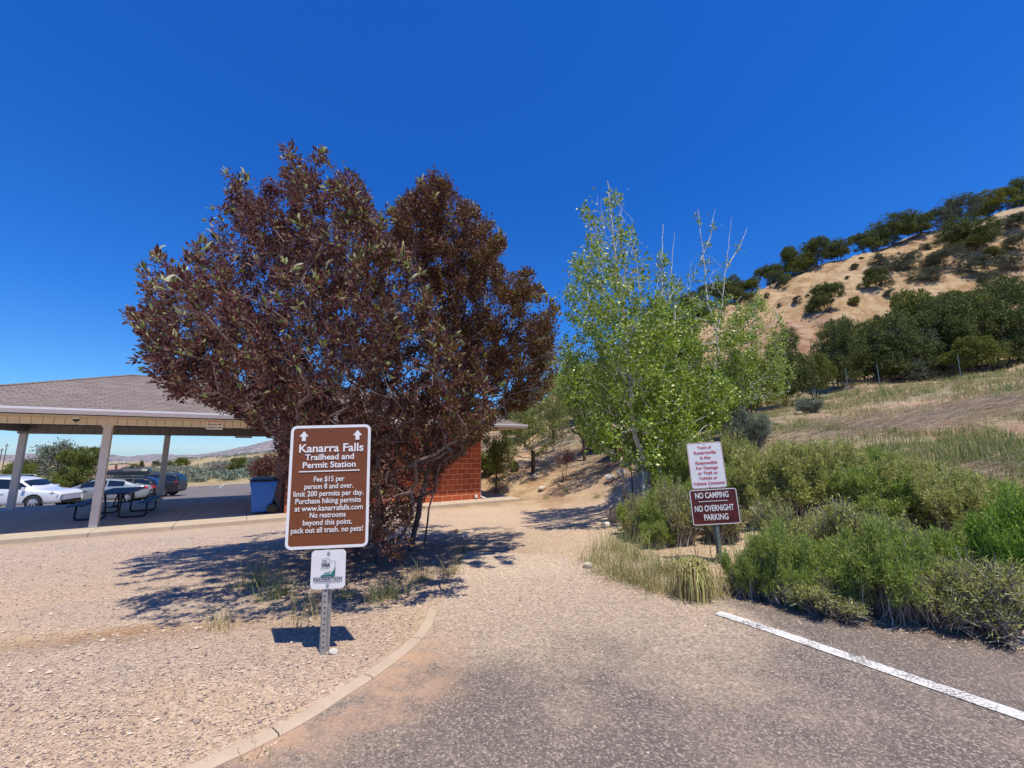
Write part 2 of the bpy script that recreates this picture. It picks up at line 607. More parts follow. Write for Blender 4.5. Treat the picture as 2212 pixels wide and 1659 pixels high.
def block_mat():
    t = NT('red_split_face_block')
    o = t.obj()
    s = t.n('ShaderNodeSeparateXYZ')
    t.l(o, s.inputs[0])
    c = t.n('ShaderNodeCombineXYZ')
    t.l(t.math('ADD', s.outputs[0], s.outputs[1]), c.inputs[0])
    t.l(s.outputs[2], c.inputs[1])
    b = t.n('ShaderNodeTexBrick')
    b.inputs['Scale'].default_value = 1
    b.inputs['Brick Width'].default_value = .406
    b.inputs['Row Height'].default_value = .2032
    b.inputs['Mortar Size'].default_value = .011
    b.inputs['Mortar Smooth'].default_value = .2
    b.inputs['Color1'].default_value = (.50, .115, .036, 1)
    b.inputs['Color2'].default_value = (.36, .07, .026, 1)
    b.inputs['Mortar'].default_value = (.78, .38, .22, 1)
    t.l(c.outputs[0], b.inputs['Vector'])
    n1 = t.noise(o, 55, 4, .7)
    col = t.mix(t.ramp(n1, [(.3, .5), (.7, 0.0)]), b.outputs['Color'], t.mix(1.0, b.outputs['Color'], (.72, .62, .6), 'MULTIPLY'))
    t.col(col)
    t.set(Roughness=.9)
    t.bump(t.math('ADD', t.math('MULTIPLY', b.outputs['Fac'], -1.5), n1), .7, .008)
    return t.m


def shingle_mat():
    t = NT('asphalt_shingle')
    o = t.obj()
    s = t.n('ShaderNodeSeparateXYZ')
    t.l(o, s.inputs[0])
    c = t.n('ShaderNodeCombineXYZ')
    t.l(t.math('ADD', s.outputs[0], t.math('MULTIPLY', s.outputs[1], .6)), c.inputs[0])
    t.l(t.math('MULTIPLY', s.outputs[2], 2.8), c.inputs[1])
    b = t.n('ShaderNodeTexBrick')
    b.inputs['Scale'].default_value = 1
    b.inputs['Brick Width'].default_value = .27
    b.inputs['Row Height'].default_value = .135
    b.inputs['Mortar Size'].default_value = .012
    b.inputs['Bias'].default_value = -.1
    b.inputs['Color1'].default_value = (.27, .215, .18, 1)
    b.inputs['Color2'].default_value = (.15, .12, .10, 1)
    b.inputs['Mortar'].default_value = (.07, .05, .045, 1)
    t.l(c.outputs[0], b.inputs['Vector'])
    n1 = t.noise(o, 60, 4, .7)
    n2 = t.noise(o, .9, 4, .7)
    col = t.mix(t.ramp(n1, [(.3, .6), (.7, 0.0)]), b.outputs['Color'], (.16, .12, .11))
    col = t.mix(t.ramp(n2, [(.35, .0), (.7, .4)]), col, (.27, .225, .19))
    t.col(col)
    t.set(Roughness=.9)
    t.bump(t.math('ADD', t.math('MULTIPLY', b.outputs['Fac'], -1.5), n1), .8, .01)
    return t.m


def panel_mat(name, c, axis, pitch=.3):
    """vinyl boards with a groove every PITCH metres along an axis of the part"""
    t = NT(name)
    s = t.n('ShaderNodeSeparateXYZ')
    t.l(t.obj(), s.inputs[0])
    f = t.math('FRACT', t.math('MULTIPLY', s.outputs[axis], 1 / pitch))
    g = t.ramp(f, [(0, 1.0), (.05, 1.0), (.08, 0.0), (1, 0.0)])
    v = t.noise(t.obj(), 4, 4)
    t.col(t.mix(g, t.ramp(v, [(.3, tuple(x * .92 for x in c)), (.7, c)]), tuple(x * .35 for x in c)))
    t.set(Roughness=.5)
    return t.m


def brown_sheet_mat():
    t = NT('reflective_brown_sheeting')
    s = t.n('ShaderNodeSeparateXYZ')
    t.l(t.obj(), s.inputs[0])
    f = t.math('FRACT', t.math('MULTIPLY', s.outputs[2], 1 / .0165))
    band = t.ramp(f, [(0, .7), (.18, 1.0), (.35, .55), (1, .55)])
    t.col(t.mix(t.math('MULTIPLY', band, .6), (.21, .060, .017), (.155, .042, .012)))
    t.set(Roughness=.35)
    return t.m


M['ground'] = ground_mat()
M['asphalt'] = asphalt_mat()
M['asphalt_far'] = asphalt_mat('faded_asphalt', False)
M['line'] = paint_line_mat()
M['concrete'] = concrete_mat('concrete_walk', (.56, .46, .35))
M['kerbmat'] = concrete_mat('kerb_concrete', (.58, .45, .32))
M['block'] = block_mat()
M['shingle'] = shingle_mat()
M['beam_x'] = panel_mat('cream_panel_long', (.72, .65, .50), 0, .2)
M['beam_y'] = panel_mat('cream_panel_cross', (.62, .50, .32), 1, .3)
M['soffit'] = panel_mat('cream_soffit', (.64, .53, .36), 0, .2)
M['white_metal'] = simple('white_metal', (.72, .72, .72), .4, var=.05)
M['gutter'] = simple('white_gutter', (.70, .70, .71), .4, var=.06)
M['post'] = simple('painted_post', (.66, .61, .53), .5, var=.1, scale=3)
M['galv'] = simple('galvanised_steel', (.42, .43, .42), .45, .6, .2, 25)
M['galv_green'] = simple('green_tinged_galvanised_steel', (.20, .26, .24), .5, .4, .25, 20)
M['black'] = simple('black_coating', (.015, .015, .017), .4, var=.2)
M['hole'] = simple('dark_hole', (.01, .01, .01), .9)
M['blue'] = simple('blue_plastic', (.010, .14, .50), .42, var=.12)
M['blue_dark'] = simple('dark_blue_plastic', (.012, .025, .075), .45, var=.15)
M['table_blue'] = simple('blue_thermoplastic', (.015, .055, .17), .6, var=.15)
M['white_sign'] = simple('white_sign_sheeting', (.80, .80, .79), .35, var=.07, scale=9)
M['brown_sheet'] = brown_sheet_mat()
M['maroon'] = simple('weathered_maroon_sheeting', (.105, .020, .018), .45, var=.35, scale=7)
M['white_ink'] = simple('white_lettering', (.84, .84, .82), .4, var=.02)
M['red_ink'] = simple('red_lettering', (.55, .035, .06), .4, var=.04)
M['red_sign'] = simple('red_sign_sheeting', (.65, .07, .03), .4, var=.1)
M['dark_ink'] = simple('dark_lettering', (.04, .05, .06), .5, var=.04)
M['teal_ink'] = simple('teal_emblem_ink', (.02, .16, .15), .5, var=.08)
M['copper'] = simple('brown_rivet', (.30, .10, .05), .4, .3)
M['rust'] = simple('rusty_red_iron', (.20, .04, .03), .6, .2, .3, 30)
M['pipe'] = simple('galvanised_pipe', (.33, .28, .23), .5, .3, .25, 18)
M['rock_tan'] = simple('tan_rock', (.48, .36, .24), .9, var=.3, scale=5, bump=.6)
M['rock_red'] = simple('reddish_rock', (.34, .17, .12), .9, var=.3, scale=5, bump=.6)
M['rock_pale'] = simple('pale_rock', (.60, .54, .46), .9, var=.25, scale=5, bump=.6)
M['pvc'] = simple('white_plastic_pipe', (.78, .78, .76), .4, var=.05)
M['car_white'] = simple('white_car_paint', (.72, .73, .73), .25, var=.02, coat=1)
M['car_silver'] = simple('pearl_car_paint', (.34, .38, .38), .25, .2, .03, coat=1)
M['car_black'] = simple('black_car_paint', (.010, .010, .012), .4, var=.1, coat=.3)
M['car_grey'] = simple('dark_grey_car_paint', (.022, .022, .025), .4, .0, .05, coat=.3)
M['tyre'] = simple('tyre_rubber', (.02, .02, .02), .85)
M['rim'] = simple('alloy_rim', (.50, .50, .50), .3, .6, .1, 8)
M['glass'] = simple('tinted_car_glass', (.012, .016, .02), .08, spec=.8)
M['lens'] = simple('headlight_lens', (.35, .38, .42), .15, .2)
M['red_lens'] = simple('tail_light_lens', (.50, .02, .02), .2)
M['trailer'] = simple('white_trailer_panel', (.78, .78, .76), .4, var=.04)
M['wood'] = simple('weathered_wood', (.13, .09, .065), .85, var=.3, scale=12)
M['wood_red'] = simple('red_brown_painted_wood', (.20, .045, .04), .8, var=.3, scale=12)
M['wire'] = simple('fence_wire', (.16, .14, .12), .6, .5)
M['frost'] = simple('frosted_lamp_glass', (.6, .6, .58), .3)

# ------------------------------------------------------------------ building frame
SLAB = -0.55
B0 = Vector((-11.0, 11.14, SLAB))
BANG = R(90 - 57.5)
BM = Matrix.Translation(B0) @ Matrix.Rotation(BANG, 4, 'Z')


def BW(s, n, z=0.0):
    return BM @ Vector((s, n, z))


def to_local(x, y):
    dx, dy = x - B0.x, y - B0.y
    c, s = math.cos(BANG), math.sin(BANG)
    return dx * c + dy * s, -dx * s + dy * c


# ------------------------------------------------------------------ ground sheet
def make_ground():
    nr, na = 430, 760
    rr = np.concatenate([[0.0], np.exp(np.linspace(math.log(.4), math.log(4200), nr - 1))])
    # finer in the direction of view, coarser behind
    u = np.linspace(0, 1, na, endpoint=False)
    ang = 2 * math.pi * u
    ang = ang - 0.62 * np.sin(ang)         # dense around angle 0 = +Y
    X = rr[:, None] * np.sin(ang)[None, :]
    Y = rr[:, None] * np.cos(ang)[None, :]
    Z = H(X, Y)
    # the slab stands on levelled ground
    s, n = to_local(X, Y)
    under = sst(-7.2, -6.2, s) * sst(13.8, 12.9, s) * sst(-1.35, -1.0, n) * sst(7.4, 6.4, n)
    Z = Z * (1 - under) + (SLAB - .12) * under
    V = np.stack([X, Y, Z], 2).reshape(-1, 3)
    i = np.arange(nr - 1)[:, None] * na
    j = np.arange(na)[None, :]
    j2 = (j + 1) % na
    F = np.stack([i + j, i + na + j, i + na + j2, i + j2], 2).reshape(-1, 4)
    o = qmesh('ground', V, F, M['ground'], smooth=True)
    tag(o, kind='structure')
    x, y, z = V[:, 0], V[:, 1], V[:, 2]
    r = np.hypot(x, y)
    C = np.zeros((len(V), 4), np.float32)
    C[:, 3] = 1

    def lay(w, c):
        for k in range(3): C[:, k] = C[:, k] * (1 - w) + c[k] * w
    lay(np.ones(len(V)), (.64, .47, .305))
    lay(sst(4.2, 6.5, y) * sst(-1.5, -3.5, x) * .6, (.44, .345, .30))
    G = np.ones(len(V))
    nz = fbm(x * .5, y * .5)
    nz2 = fbm(x * 1.7 + 9, y * 1.7)
    big = sst(.44, .56, fbm(x * .28 + 2.5, y * .45 + 7, 4)) * sst(-.6, -1.6, x)
    lay(big * .55, (.44, .36, .32))
    # sandy drift across the gravel (left), and around the sign island
    sx, sy = x + 3.3, y - 3.68
    dr = np.exp(-((sy - .20 * sx) / .19) ** 2) * sst(-5.5, -4.0, x) * sst(-1.3, -2.6, x)
    w = np.clip(dr * 1.3 * (nz2 * 1.6), 0, 1)
    lay(w, (.66, .43, .24)); G *= 1 - .85 * w
    isl = np.exp(-(((x + .9) / 1.3) ** 2 + ((y - 3.7) / .9) ** 2))
    w = np.clip(isl * .55 * (nz * 2), 0, 1)
    lay(w, (.56, .385, .25)); G *= 1 - .35 * w
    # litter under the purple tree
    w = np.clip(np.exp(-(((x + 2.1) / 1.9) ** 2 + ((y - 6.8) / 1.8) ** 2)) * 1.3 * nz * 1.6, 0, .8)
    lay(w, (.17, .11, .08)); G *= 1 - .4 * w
    # sandy strip beside the slab and round the building
    s1, n1 = to_local(x, y)
    w = sst(-2.6, -1.2, n1) * sst(8.5, 11.5, s1) + sst(-1.9, -1.2, n1) * .55 * (s1 > -15)
    w = np.clip(w, 0, 1) * (r < 60)
    lay(w, (.58, .42, .26)); G *= 1 - .7 * w
    # embankment beyond the path
    w = sst(12.6, 14.5, y - .35 * x) * sst(-3.0, -1.0, x) * sst(8.5, 12.5, s1 + n1 * .4)
    lay(w, (.62, .435, .245)); G *= 1 - .75 * w
    # right bank and grass slope
    w = sst(.15, .8, z) * (x > 2) * sst(4.0, 4.8, x + .15 * y)
    lay(w, (.40, .29, .18)); G *= 1 - .6 * w
    w2 = w * sst(1.0, 1.8, z)
    lay(w2 * .75, (.50, .41, .25))
    lay(w2 * sst(.46, .56, nz), (.62, .41, .27)); G *= 1 - .6 * w2
    w = sst(.42, .52, nz2) * w2 * sst(9, 4, z)
    lay(w * .5, (.22, .24, .10))
    # hill: buff soil with grey and red beds
    w = sst(4.5, 7.5, z)
    lay(w, (.53, .365, .175)); G *= 1 - .7 * w
    bed = fbm(x * .10 + 40, (z * .22 + y * .03), 4)
    lay(w * sst(.50, .60, bed) * .7, (.60, .48, .33))
    lay(w * sst(.53, .60, fbm(x * .12 + 3, z * .25 + 8, 4)) * .7, (.42, .23, .14))
    # dry field far left
    w = sst(42, 50, y - x * .12) * (x < -2) * sst(4.5, 2, z)
    w = np.clip(w + sst(-30, -44, x) * (x < 0), 0, 1)
    lay(w, (.54, .43, .21)); G *= 1 - .9 * w
    lay(w * sst(.45, .56, nz) * .5, (.32, .32, .18))
    # dirt drive by the trailer
    dd = np.abs((x + 62) - (y - 55) * -.75)
    lay(sst(9, 4, dd) * (y > 34) * (x < -35), (.52, .35, .25))
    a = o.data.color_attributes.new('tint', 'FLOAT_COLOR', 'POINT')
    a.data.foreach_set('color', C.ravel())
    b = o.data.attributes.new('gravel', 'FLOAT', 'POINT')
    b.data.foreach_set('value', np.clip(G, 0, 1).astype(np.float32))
    return o


make_ground()


def sheet(name, rows, mat, dz, attrs=None, kind='structure'):
    """rows: list of lists of (x, y); laid dz above the terrain"""
    A = np.array(rows, float)
    nr, nc = A.shape[:2]
    Z = H(A[..., 0], A[..., 1]) + dz
    V = np.concatenate([A, Z[..., None]], 2).reshape(-1, 3)
    i = np.arange(nr - 1)[:, None] * nc
    j = np.arange(nc - 1)[None, :]
    F = np.stack([i + j, i + j + 1, i + nc + j + 1, i + nc + j], 2).reshape(-1, 4)
    o = qmesh(name, V, F, mat, smooth=True)
    tag(o, kind=kind)
    for k, fn in (attrs or {}).items():
        b = o.data.attributes.new(k, 'FLOAT', 'POINT')
        b.data.foreach_set('value', np.clip(fn(V[:, 0], V[:, 1]), 0, 1).astype(np.float32))
    return o


def g2(px, py):
    p = hit(px, py, 1.0)
    return (p[0], p[1])


# kerb: the concrete edging that curves round the sign's island ----------------
kp = [g2(*q) for q in ((945, 1322), (938, 1345), (920, 1375), (885, 1410), (840, 1445), (790, 1480), (735, 1516), (680, 1553), (610, 1592), (540, 1628), (470, 1659))]
kx, ky = kp[-1]
dx0, dy0 = kp[-1][0] - kp[-3][0], kp[-1][1] - kp[-3][1]
for k in range(1, 8):
    kp.append((kx + dx0 * k * .8, ky + dy0 * k * .8 - .02 * k * k))
KC = np.array(kp)


def resample(C, n):
    d = np.concatenate([[0], np.cumsum(np.hypot(*np.diff(C, axis=0).T))])
    t = np.linspace(0, d[-1], n)
    # smooth by Catmull-like averaging
    a = np.stack([np.interp(t, d, C[:, 0]), np.interp(t, d, C[:, 1])], 1)
    for _ in range(6):
        a[1:-1] = (a[:-2] + 2 * a[1:-1] + a[2:]) / 4
    return a, d[-1]


KC, klen = resample(KC, 160)
kt = np.gradient(KC, axis=0)
kt /= np.linalg.norm(kt, axis=1)[:, None]
knn = np.stack([-kt[:, 1], kt[:, 0]], 1)          # one side
# make the normal point to the island (left of the picture)
if (knn[0] * (np.array([-1.4, 3.3]) - KC[0])).sum() < 0: knn = -knn


def make_kerb():
    mb = MB()
    W = .095
    seg = 0
    step = klen / 159
    cuts = [int(round(c / step)) for c in np.arange(0, klen + .3, .62)]
    cuts = [min(c, 159) for c in cuts]
    for a, b in zip(cuts[:-1], cuts[1:]):
        if b <= a: continue
        vs_, fs_ = [], []
        idx = list(range(a, b + 1))
        for q, i in enumerate(idx):
            c = KC[i].copy()
            if q == 0: c = c + kt[i] * .004
            if q == len(idx) - 1: c = c - kt[i] * .004
            for (u, zz) in ((0, -.05), (0, .012), (.012, .022), (W - .012, .022), (W, .012), (W, -.05)):
                p = c + knn[i] * u
                vs_.append((p[0], p[1], h(p[0], p[1]) + zz))
        m = 6
        for q in range(len(idx) - 1):
            for k in range(m - 1):
                fs_.append((q * m + k, q * m + k + 1, (q + 1) * m + k + 1, (q + 1) * m + k))
        fs_.append(tuple(range(m)))
        fs_.append(tuple((len(idx) - 1) * m + k for k in reversed(range(m))))
        mb.add(vs_, fs_)
    o = mb.build('kerb', M['kerbmat'])
    tag(o, kind='structure')


make_kerb()

# asphalt apron in the foreground --------------------------------------------------
right = np.array([g2(*q) for q in ((1560, 1262), (1640, 1290), (1760, 1325), (1900, 1350), (2050, 1372), (2212, 1400))] + [(5.2, 2.6), (6.2, 0.0), (6.8, -3.0), (7.0, -6.0)])
RC, _ = resample(right, 160)
top0, top1 = np.array(g2(1010, 1190)), np.array(g2(1440, 1215))
LC = np.concatenate([[top0 + (KC[0] - top0) * t for t in np.linspace(0, .93, 14)], KC])
LC, _ = resample(LC, 160)
RC2 = np.concatenate([[top1 + (RC[0] - top1) * t for t in np.linspace(0, .93, 14)], RC])
RC2, _ = resample(RC2, 160)
rows = [[tuple(LC[i] + (RC2[i] - LC[i]) * t) for t in np.linspace(0, 1, 60)] for i in range(160)]


def dustf(x, y):
    px, py = proj(np.stack([x, y, np.zeros_like(x)], 1))
    ahead = y > .6
    e = 1330 - 30 * np.sin((px - 1000) / 150)
    d = (sst(1600, 1140, py) * 1.10 + sst(1250, 1195, py) * .6) * ahead
    left = sst(900, 1500, px)
    d = d * (1.15 - .35 * left) + .28
    d = d - .75 * sst(1560, 1660, px + (py - 1325) * -2.6) * sst(1200, 1330, py)
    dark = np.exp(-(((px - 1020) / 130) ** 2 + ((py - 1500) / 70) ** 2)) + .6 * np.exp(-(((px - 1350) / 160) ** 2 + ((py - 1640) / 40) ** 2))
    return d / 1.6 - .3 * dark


def redf(x, y):
    # dirt washed against the kerb
    i = np.argmin((x[:, None] - KC[None, :, 0]) ** 2 + (y[:, None] - KC[None, :, 1]) ** 2, axis=1)
    dd = np.hypot(x - KC[i, 0], y - KC[i, 1])
    s_ = i / 159 * klen
    return sst(.62, .08, dd + .14 * np.sin(s_ * 4)) * sst(.2, .7, s_)


sheet('parking_apron', rows, M['asphalt'], .006, {'dust': dustf, 'red': redf})

# painted bay line
a0, a1 = np.array(g2(1550, 1326)), np.array(g2(2212, 1552))
u = (a1 - a0) / np.linalg.norm(a1 - a0)
v = np.array([-u[1], u[0]])
rows = []
for k in range(60):
    c = a0 + u * (k * .075)
    rows.append([tuple(c + v * w) for w in (-.058, 0, .058)])
sheet('bay_line', rows, M['line'], .012)

# lot behind the shelter
near = [BW(s, 7.0) for s in np.linspace(-16, 11, 30)]
farp = np.array([(-47, 17), (-40, 24), (-35.5, 30), (-33.5, 37), (-34.7, 43.4), (-25.7, 42.0), (-14, 40.5), (-5, 38.5)])
FC, _ = resample(farp, 30)
rows = [[(near[i].x + (FC[i][0] - near[i].x) * t, near[i].y + (FC[i][1] - near[i].y) * t) for t in np.linspace(0, 1, 40)] for i in range(30)]
sheet('rear_parking_lot', rows, M['asphalt_far'], .02)
for (qa, qb) in (((474, 1054), (486, 1046)), ((20, 1112), (130, 1103)),):
    A_, B_ = np.array(hit(*qa)[:2]), np.array(hit(*qb)[:2])
    uu = (B_ - A_) / np.linalg.norm(B_ - A_)
    vv = np.array([-uu[1], uu[0]]) * .06
    sheet('bay_line', [[tuple(A_ + (B_ - A_) * t - vv), tuple(A_ + (B_ - A_) * t + vv)] for t in np.linspace(0, 1, 12)], M['line'], .035)


# walk slab
def make_slab():
    mb = MB()
    cuts = [-6.5, -4.9, -3.2, -1.55, .15, 1.75, 3.4, 5.05, 6.7, 8.35, 10.0, 11.65, 12.9]
    for a, b in zip(cuts[:-1], cuts[1:]):
        mb.box(a + .005, b - .005, -1.0, 2.96, -.16, 0)
        mb.box(a + .005, b - .005, 2.97, 6.5, -.16, 0)
    o = mb.build('walk_slab', M['concrete'], bevel=.008)
    o.matrix_world = BM
    tag(o, kind='structure')


make_slab()


# ------------------------------------------------------------------ far hills
def make_far_hills():
    n = 120
    us = np.linspace(-1.8, -.02, n)                 # x per metre forward
    D = 2600.0
    tops = np.interp(us, [-1.8, -1.2, -.95, -.74, -.68, -.60, -.56, -.50, -.44, -.36, -.2, -.02], [40, -40, -45, -40, -15, 45, 62, 78, 70, 76, 120, 160]) + (fbm(us * 30, us * 0 + 2) - .45) * 30
    ss = np.linspace(0, 1, 26)
    V = []
    for k, s_ in enumerate(ss):
        dd = D - 700 + 700 * s_
        z = -110 + (tops + 110) * (s_ ** .8) + (fbm(us * 60, s_ * 14 + us * 0, 4) - .45) * 60 * s_ * (1 - s_) * 2
        V.append(np.stack([us * dd, np.full(n, dd), z], 1))
    V = np.concatenate(V)
    i = np.arange(len(ss) - 1)[:, None] * n
    j = np.arange(n - 1)[None, :]
    F = np.stack([i + j, i + j + 1, i + n + j + 1, i + n + j], 2).reshape(-1, 4)
    t = NT('distant_scrub_hillside')
    g = t.pos()
    v1 = t.noise(g, .035, 6, .75)
    t.col(t.ramp(v1, [(.44, (.11, .12, .12)), (.54, (.30, .25, .25)), (.7, (.42, .35, .33))]))
    t.set(Roughness=1.0)
    o = qmesh('far_hills', V, F, t.m, smooth=True)
    tag(o, kind='structure')


make_far_hills()

# ------------------------------------------------------------------ lettering
def text_mesh(body, size, align='CENTER', sx=1.0, offset=0.0, extrude=.0008):
    cu = bpy.data.curves.new('lettering', 'FONT')
    cu.body = body
    cu.size = size
    cu.align_x = align
    cu.offset = offset
    cu.extrude = extrude
    cu.resolution_u = 3
    o = bpy.data.objects.new('lettering', cu)
    COL.objects.link(o)
    bpy.context.view_layer.update()
    dg = bpy.context.evaluated_depsgraph_get()
    me = bpy.data.meshes.new_from_object(o.evaluated_get(dg))
    V = [(v.co.x * sx, v.co.y, v.co.z) for v in me.vertices]
    F = [tuple(p.vertices) for p in me.polygons]
    bpy.data.objects.remove(o)
    bpy.data.meshes.remove(me)
    return V, F


def lettering(mb, body, x, z, width=None, cap=.03, offset=0.0, maxw=None, y=-.0035):
    """centred line of text standing on z; cap = capital height; width stretches it"""
    V, F = text_mesh(body, cap / .73, offset=offset)
    xs = [v[0] for v in V]
    w = max(xs) - min(xs)
    cx = (max(xs) + min(xs)) / 2
    k = width / w if width else 1.0
    mb.add([((vx - cx) * k + x, y - vz, vy + z) for vx, vy, vz in V], [tuple(f) for f in F])


def rounded(w, hh, r, n=6):
    pts = []
    for (cx, cz, a0_) in ((w / 2 - r, hh / 2 - r, 0), (-w / 2 + r, hh / 2 - r, 90), (-w / 2 + r, -hh / 2 + r, 180), (w / 2 - r, -hh / 2 + r, 270)):
        for k in range(n + 1):
            a = R(a0_ + 90 * k / n)
            pts.append((cx + r * math.cos(a), cz + r * math.sin(a)))
    return pts


def plate(mb, w, hh, r, y0, y1, cx=0, cz=0, M_=None):
    """rounded sheet standing in the XZ plane between y0 (front) and y1"""
    pts = rounded(w, hh, r)
    n = len(pts)
    V = [(x + cx, y0, z + cz) for x, z in pts] + [(x + cx, y1, z + cz) for x, z in pts]
    F = [tuple(range(n)), tuple(range(2 * n - 1, n - 1, -1))] + [(i, n + i, n + (i + 1) % n, (i + 1) % n) for i in range(n)]
    mb.add(V, F, M_)


def ring(mb, w, hh, r, t, y, cx=0, cz=0):
    a = rounded(w, hh, r)
    b = rounded(w - 2 * t, hh - 2 * t, max(r - t, .003))
    n = len(a)
    V = [(x + cx, y, z + cz) for x, z in a] + [(x + cx, y, z + cz) for x, z in b] + [(x + cx, y + .001, z + cz) for x, z in a] + [(x + cx, y + .001, z + cz) for x, z in b]
    F = []
    for i in range(n):
        j = (i + 1) % n
        F += [(i, j, n + j, n + i), (2 * n + i, 3 * n + i, 3 * n + j, 2 * n + j), (i, 2 * n + i, 2 * n + j, j), (n + i, n + j, 3 * n + j, 3 * n + i)]
    mb.add(V, F)


def channel_post(height, mat, parent, below=.15, pitch=.0254, w=.072):
    """U-channel steel post with punched holes; front at y = 0, runs back"""
    prof = [(-w / 2, .030), (-w / 2 + .018, .030), (-.017, .002), (.017, .002), (w / 2 - .018, .030), (w / 2, .030),
            (w / 2, .034), (w / 2 - .020, .034), (.019, .006), (-.019, .006), (-w / 2 + .020, .034), (-w / 2, .034)]
    n = len(prof)
    mb = MB()
    V = [(x, y, -below) for x, y in prof] + [(x, y, height) for x, y in prof]
    F = [(i, (i + 1) % n, n + (i + 1) % n, n + i) for i in range(n)]
    mb.add(V, F)
    for i in range(5):
        mb.add([], [])
    p = mb.build('post', mat, parent)
    hb = MB()
    z = .05
    while z < height - .02:
        hb.add([(.0062 * math.cos(a), .0012, z + .0062 * math.sin(a)) for a in [2 * math.pi * k / 8 for k in range(8)]], [tuple(range(8))])
        z += pitch * 1.55
    hb.build('hole_pattern', M['hole'], p)
    return p


def bolt(mb, x, z, y=-.004, r=.007):
    mb.add([(x + r * math.cos(a), y, z + r * math.sin(a)) for a in [2 * math.pi * k / 8 for k in range(8)]] + [(x, y - .004, z)],
           [((k + 1) % 8, k, 8) for k in range(8)])


def bolts(items, name, mat, parent):
    for x, z, y, r in items:
        mb = MB(); bolt(mb, x, z, y, r); mb.build(name, mat, parent)


def sign_plate(name, parent, w, hh, r, cx, cz, mat, y0, border=None, inset=0.0, bw=.01, roll=0):
    e = MB()
    plate(e, w, hh, r, 0, .003)
    o = e.build(name, mat, parent, loc=(cx, y0, cz))
    o.rotation_euler = (0, roll, 0)
    if border:
        b = MB()
        ring(b, w - 2 * inset, hh - 2 * inset, r - inset * .6, bw, -.0014)
        b.build('border', border, o)
    return o


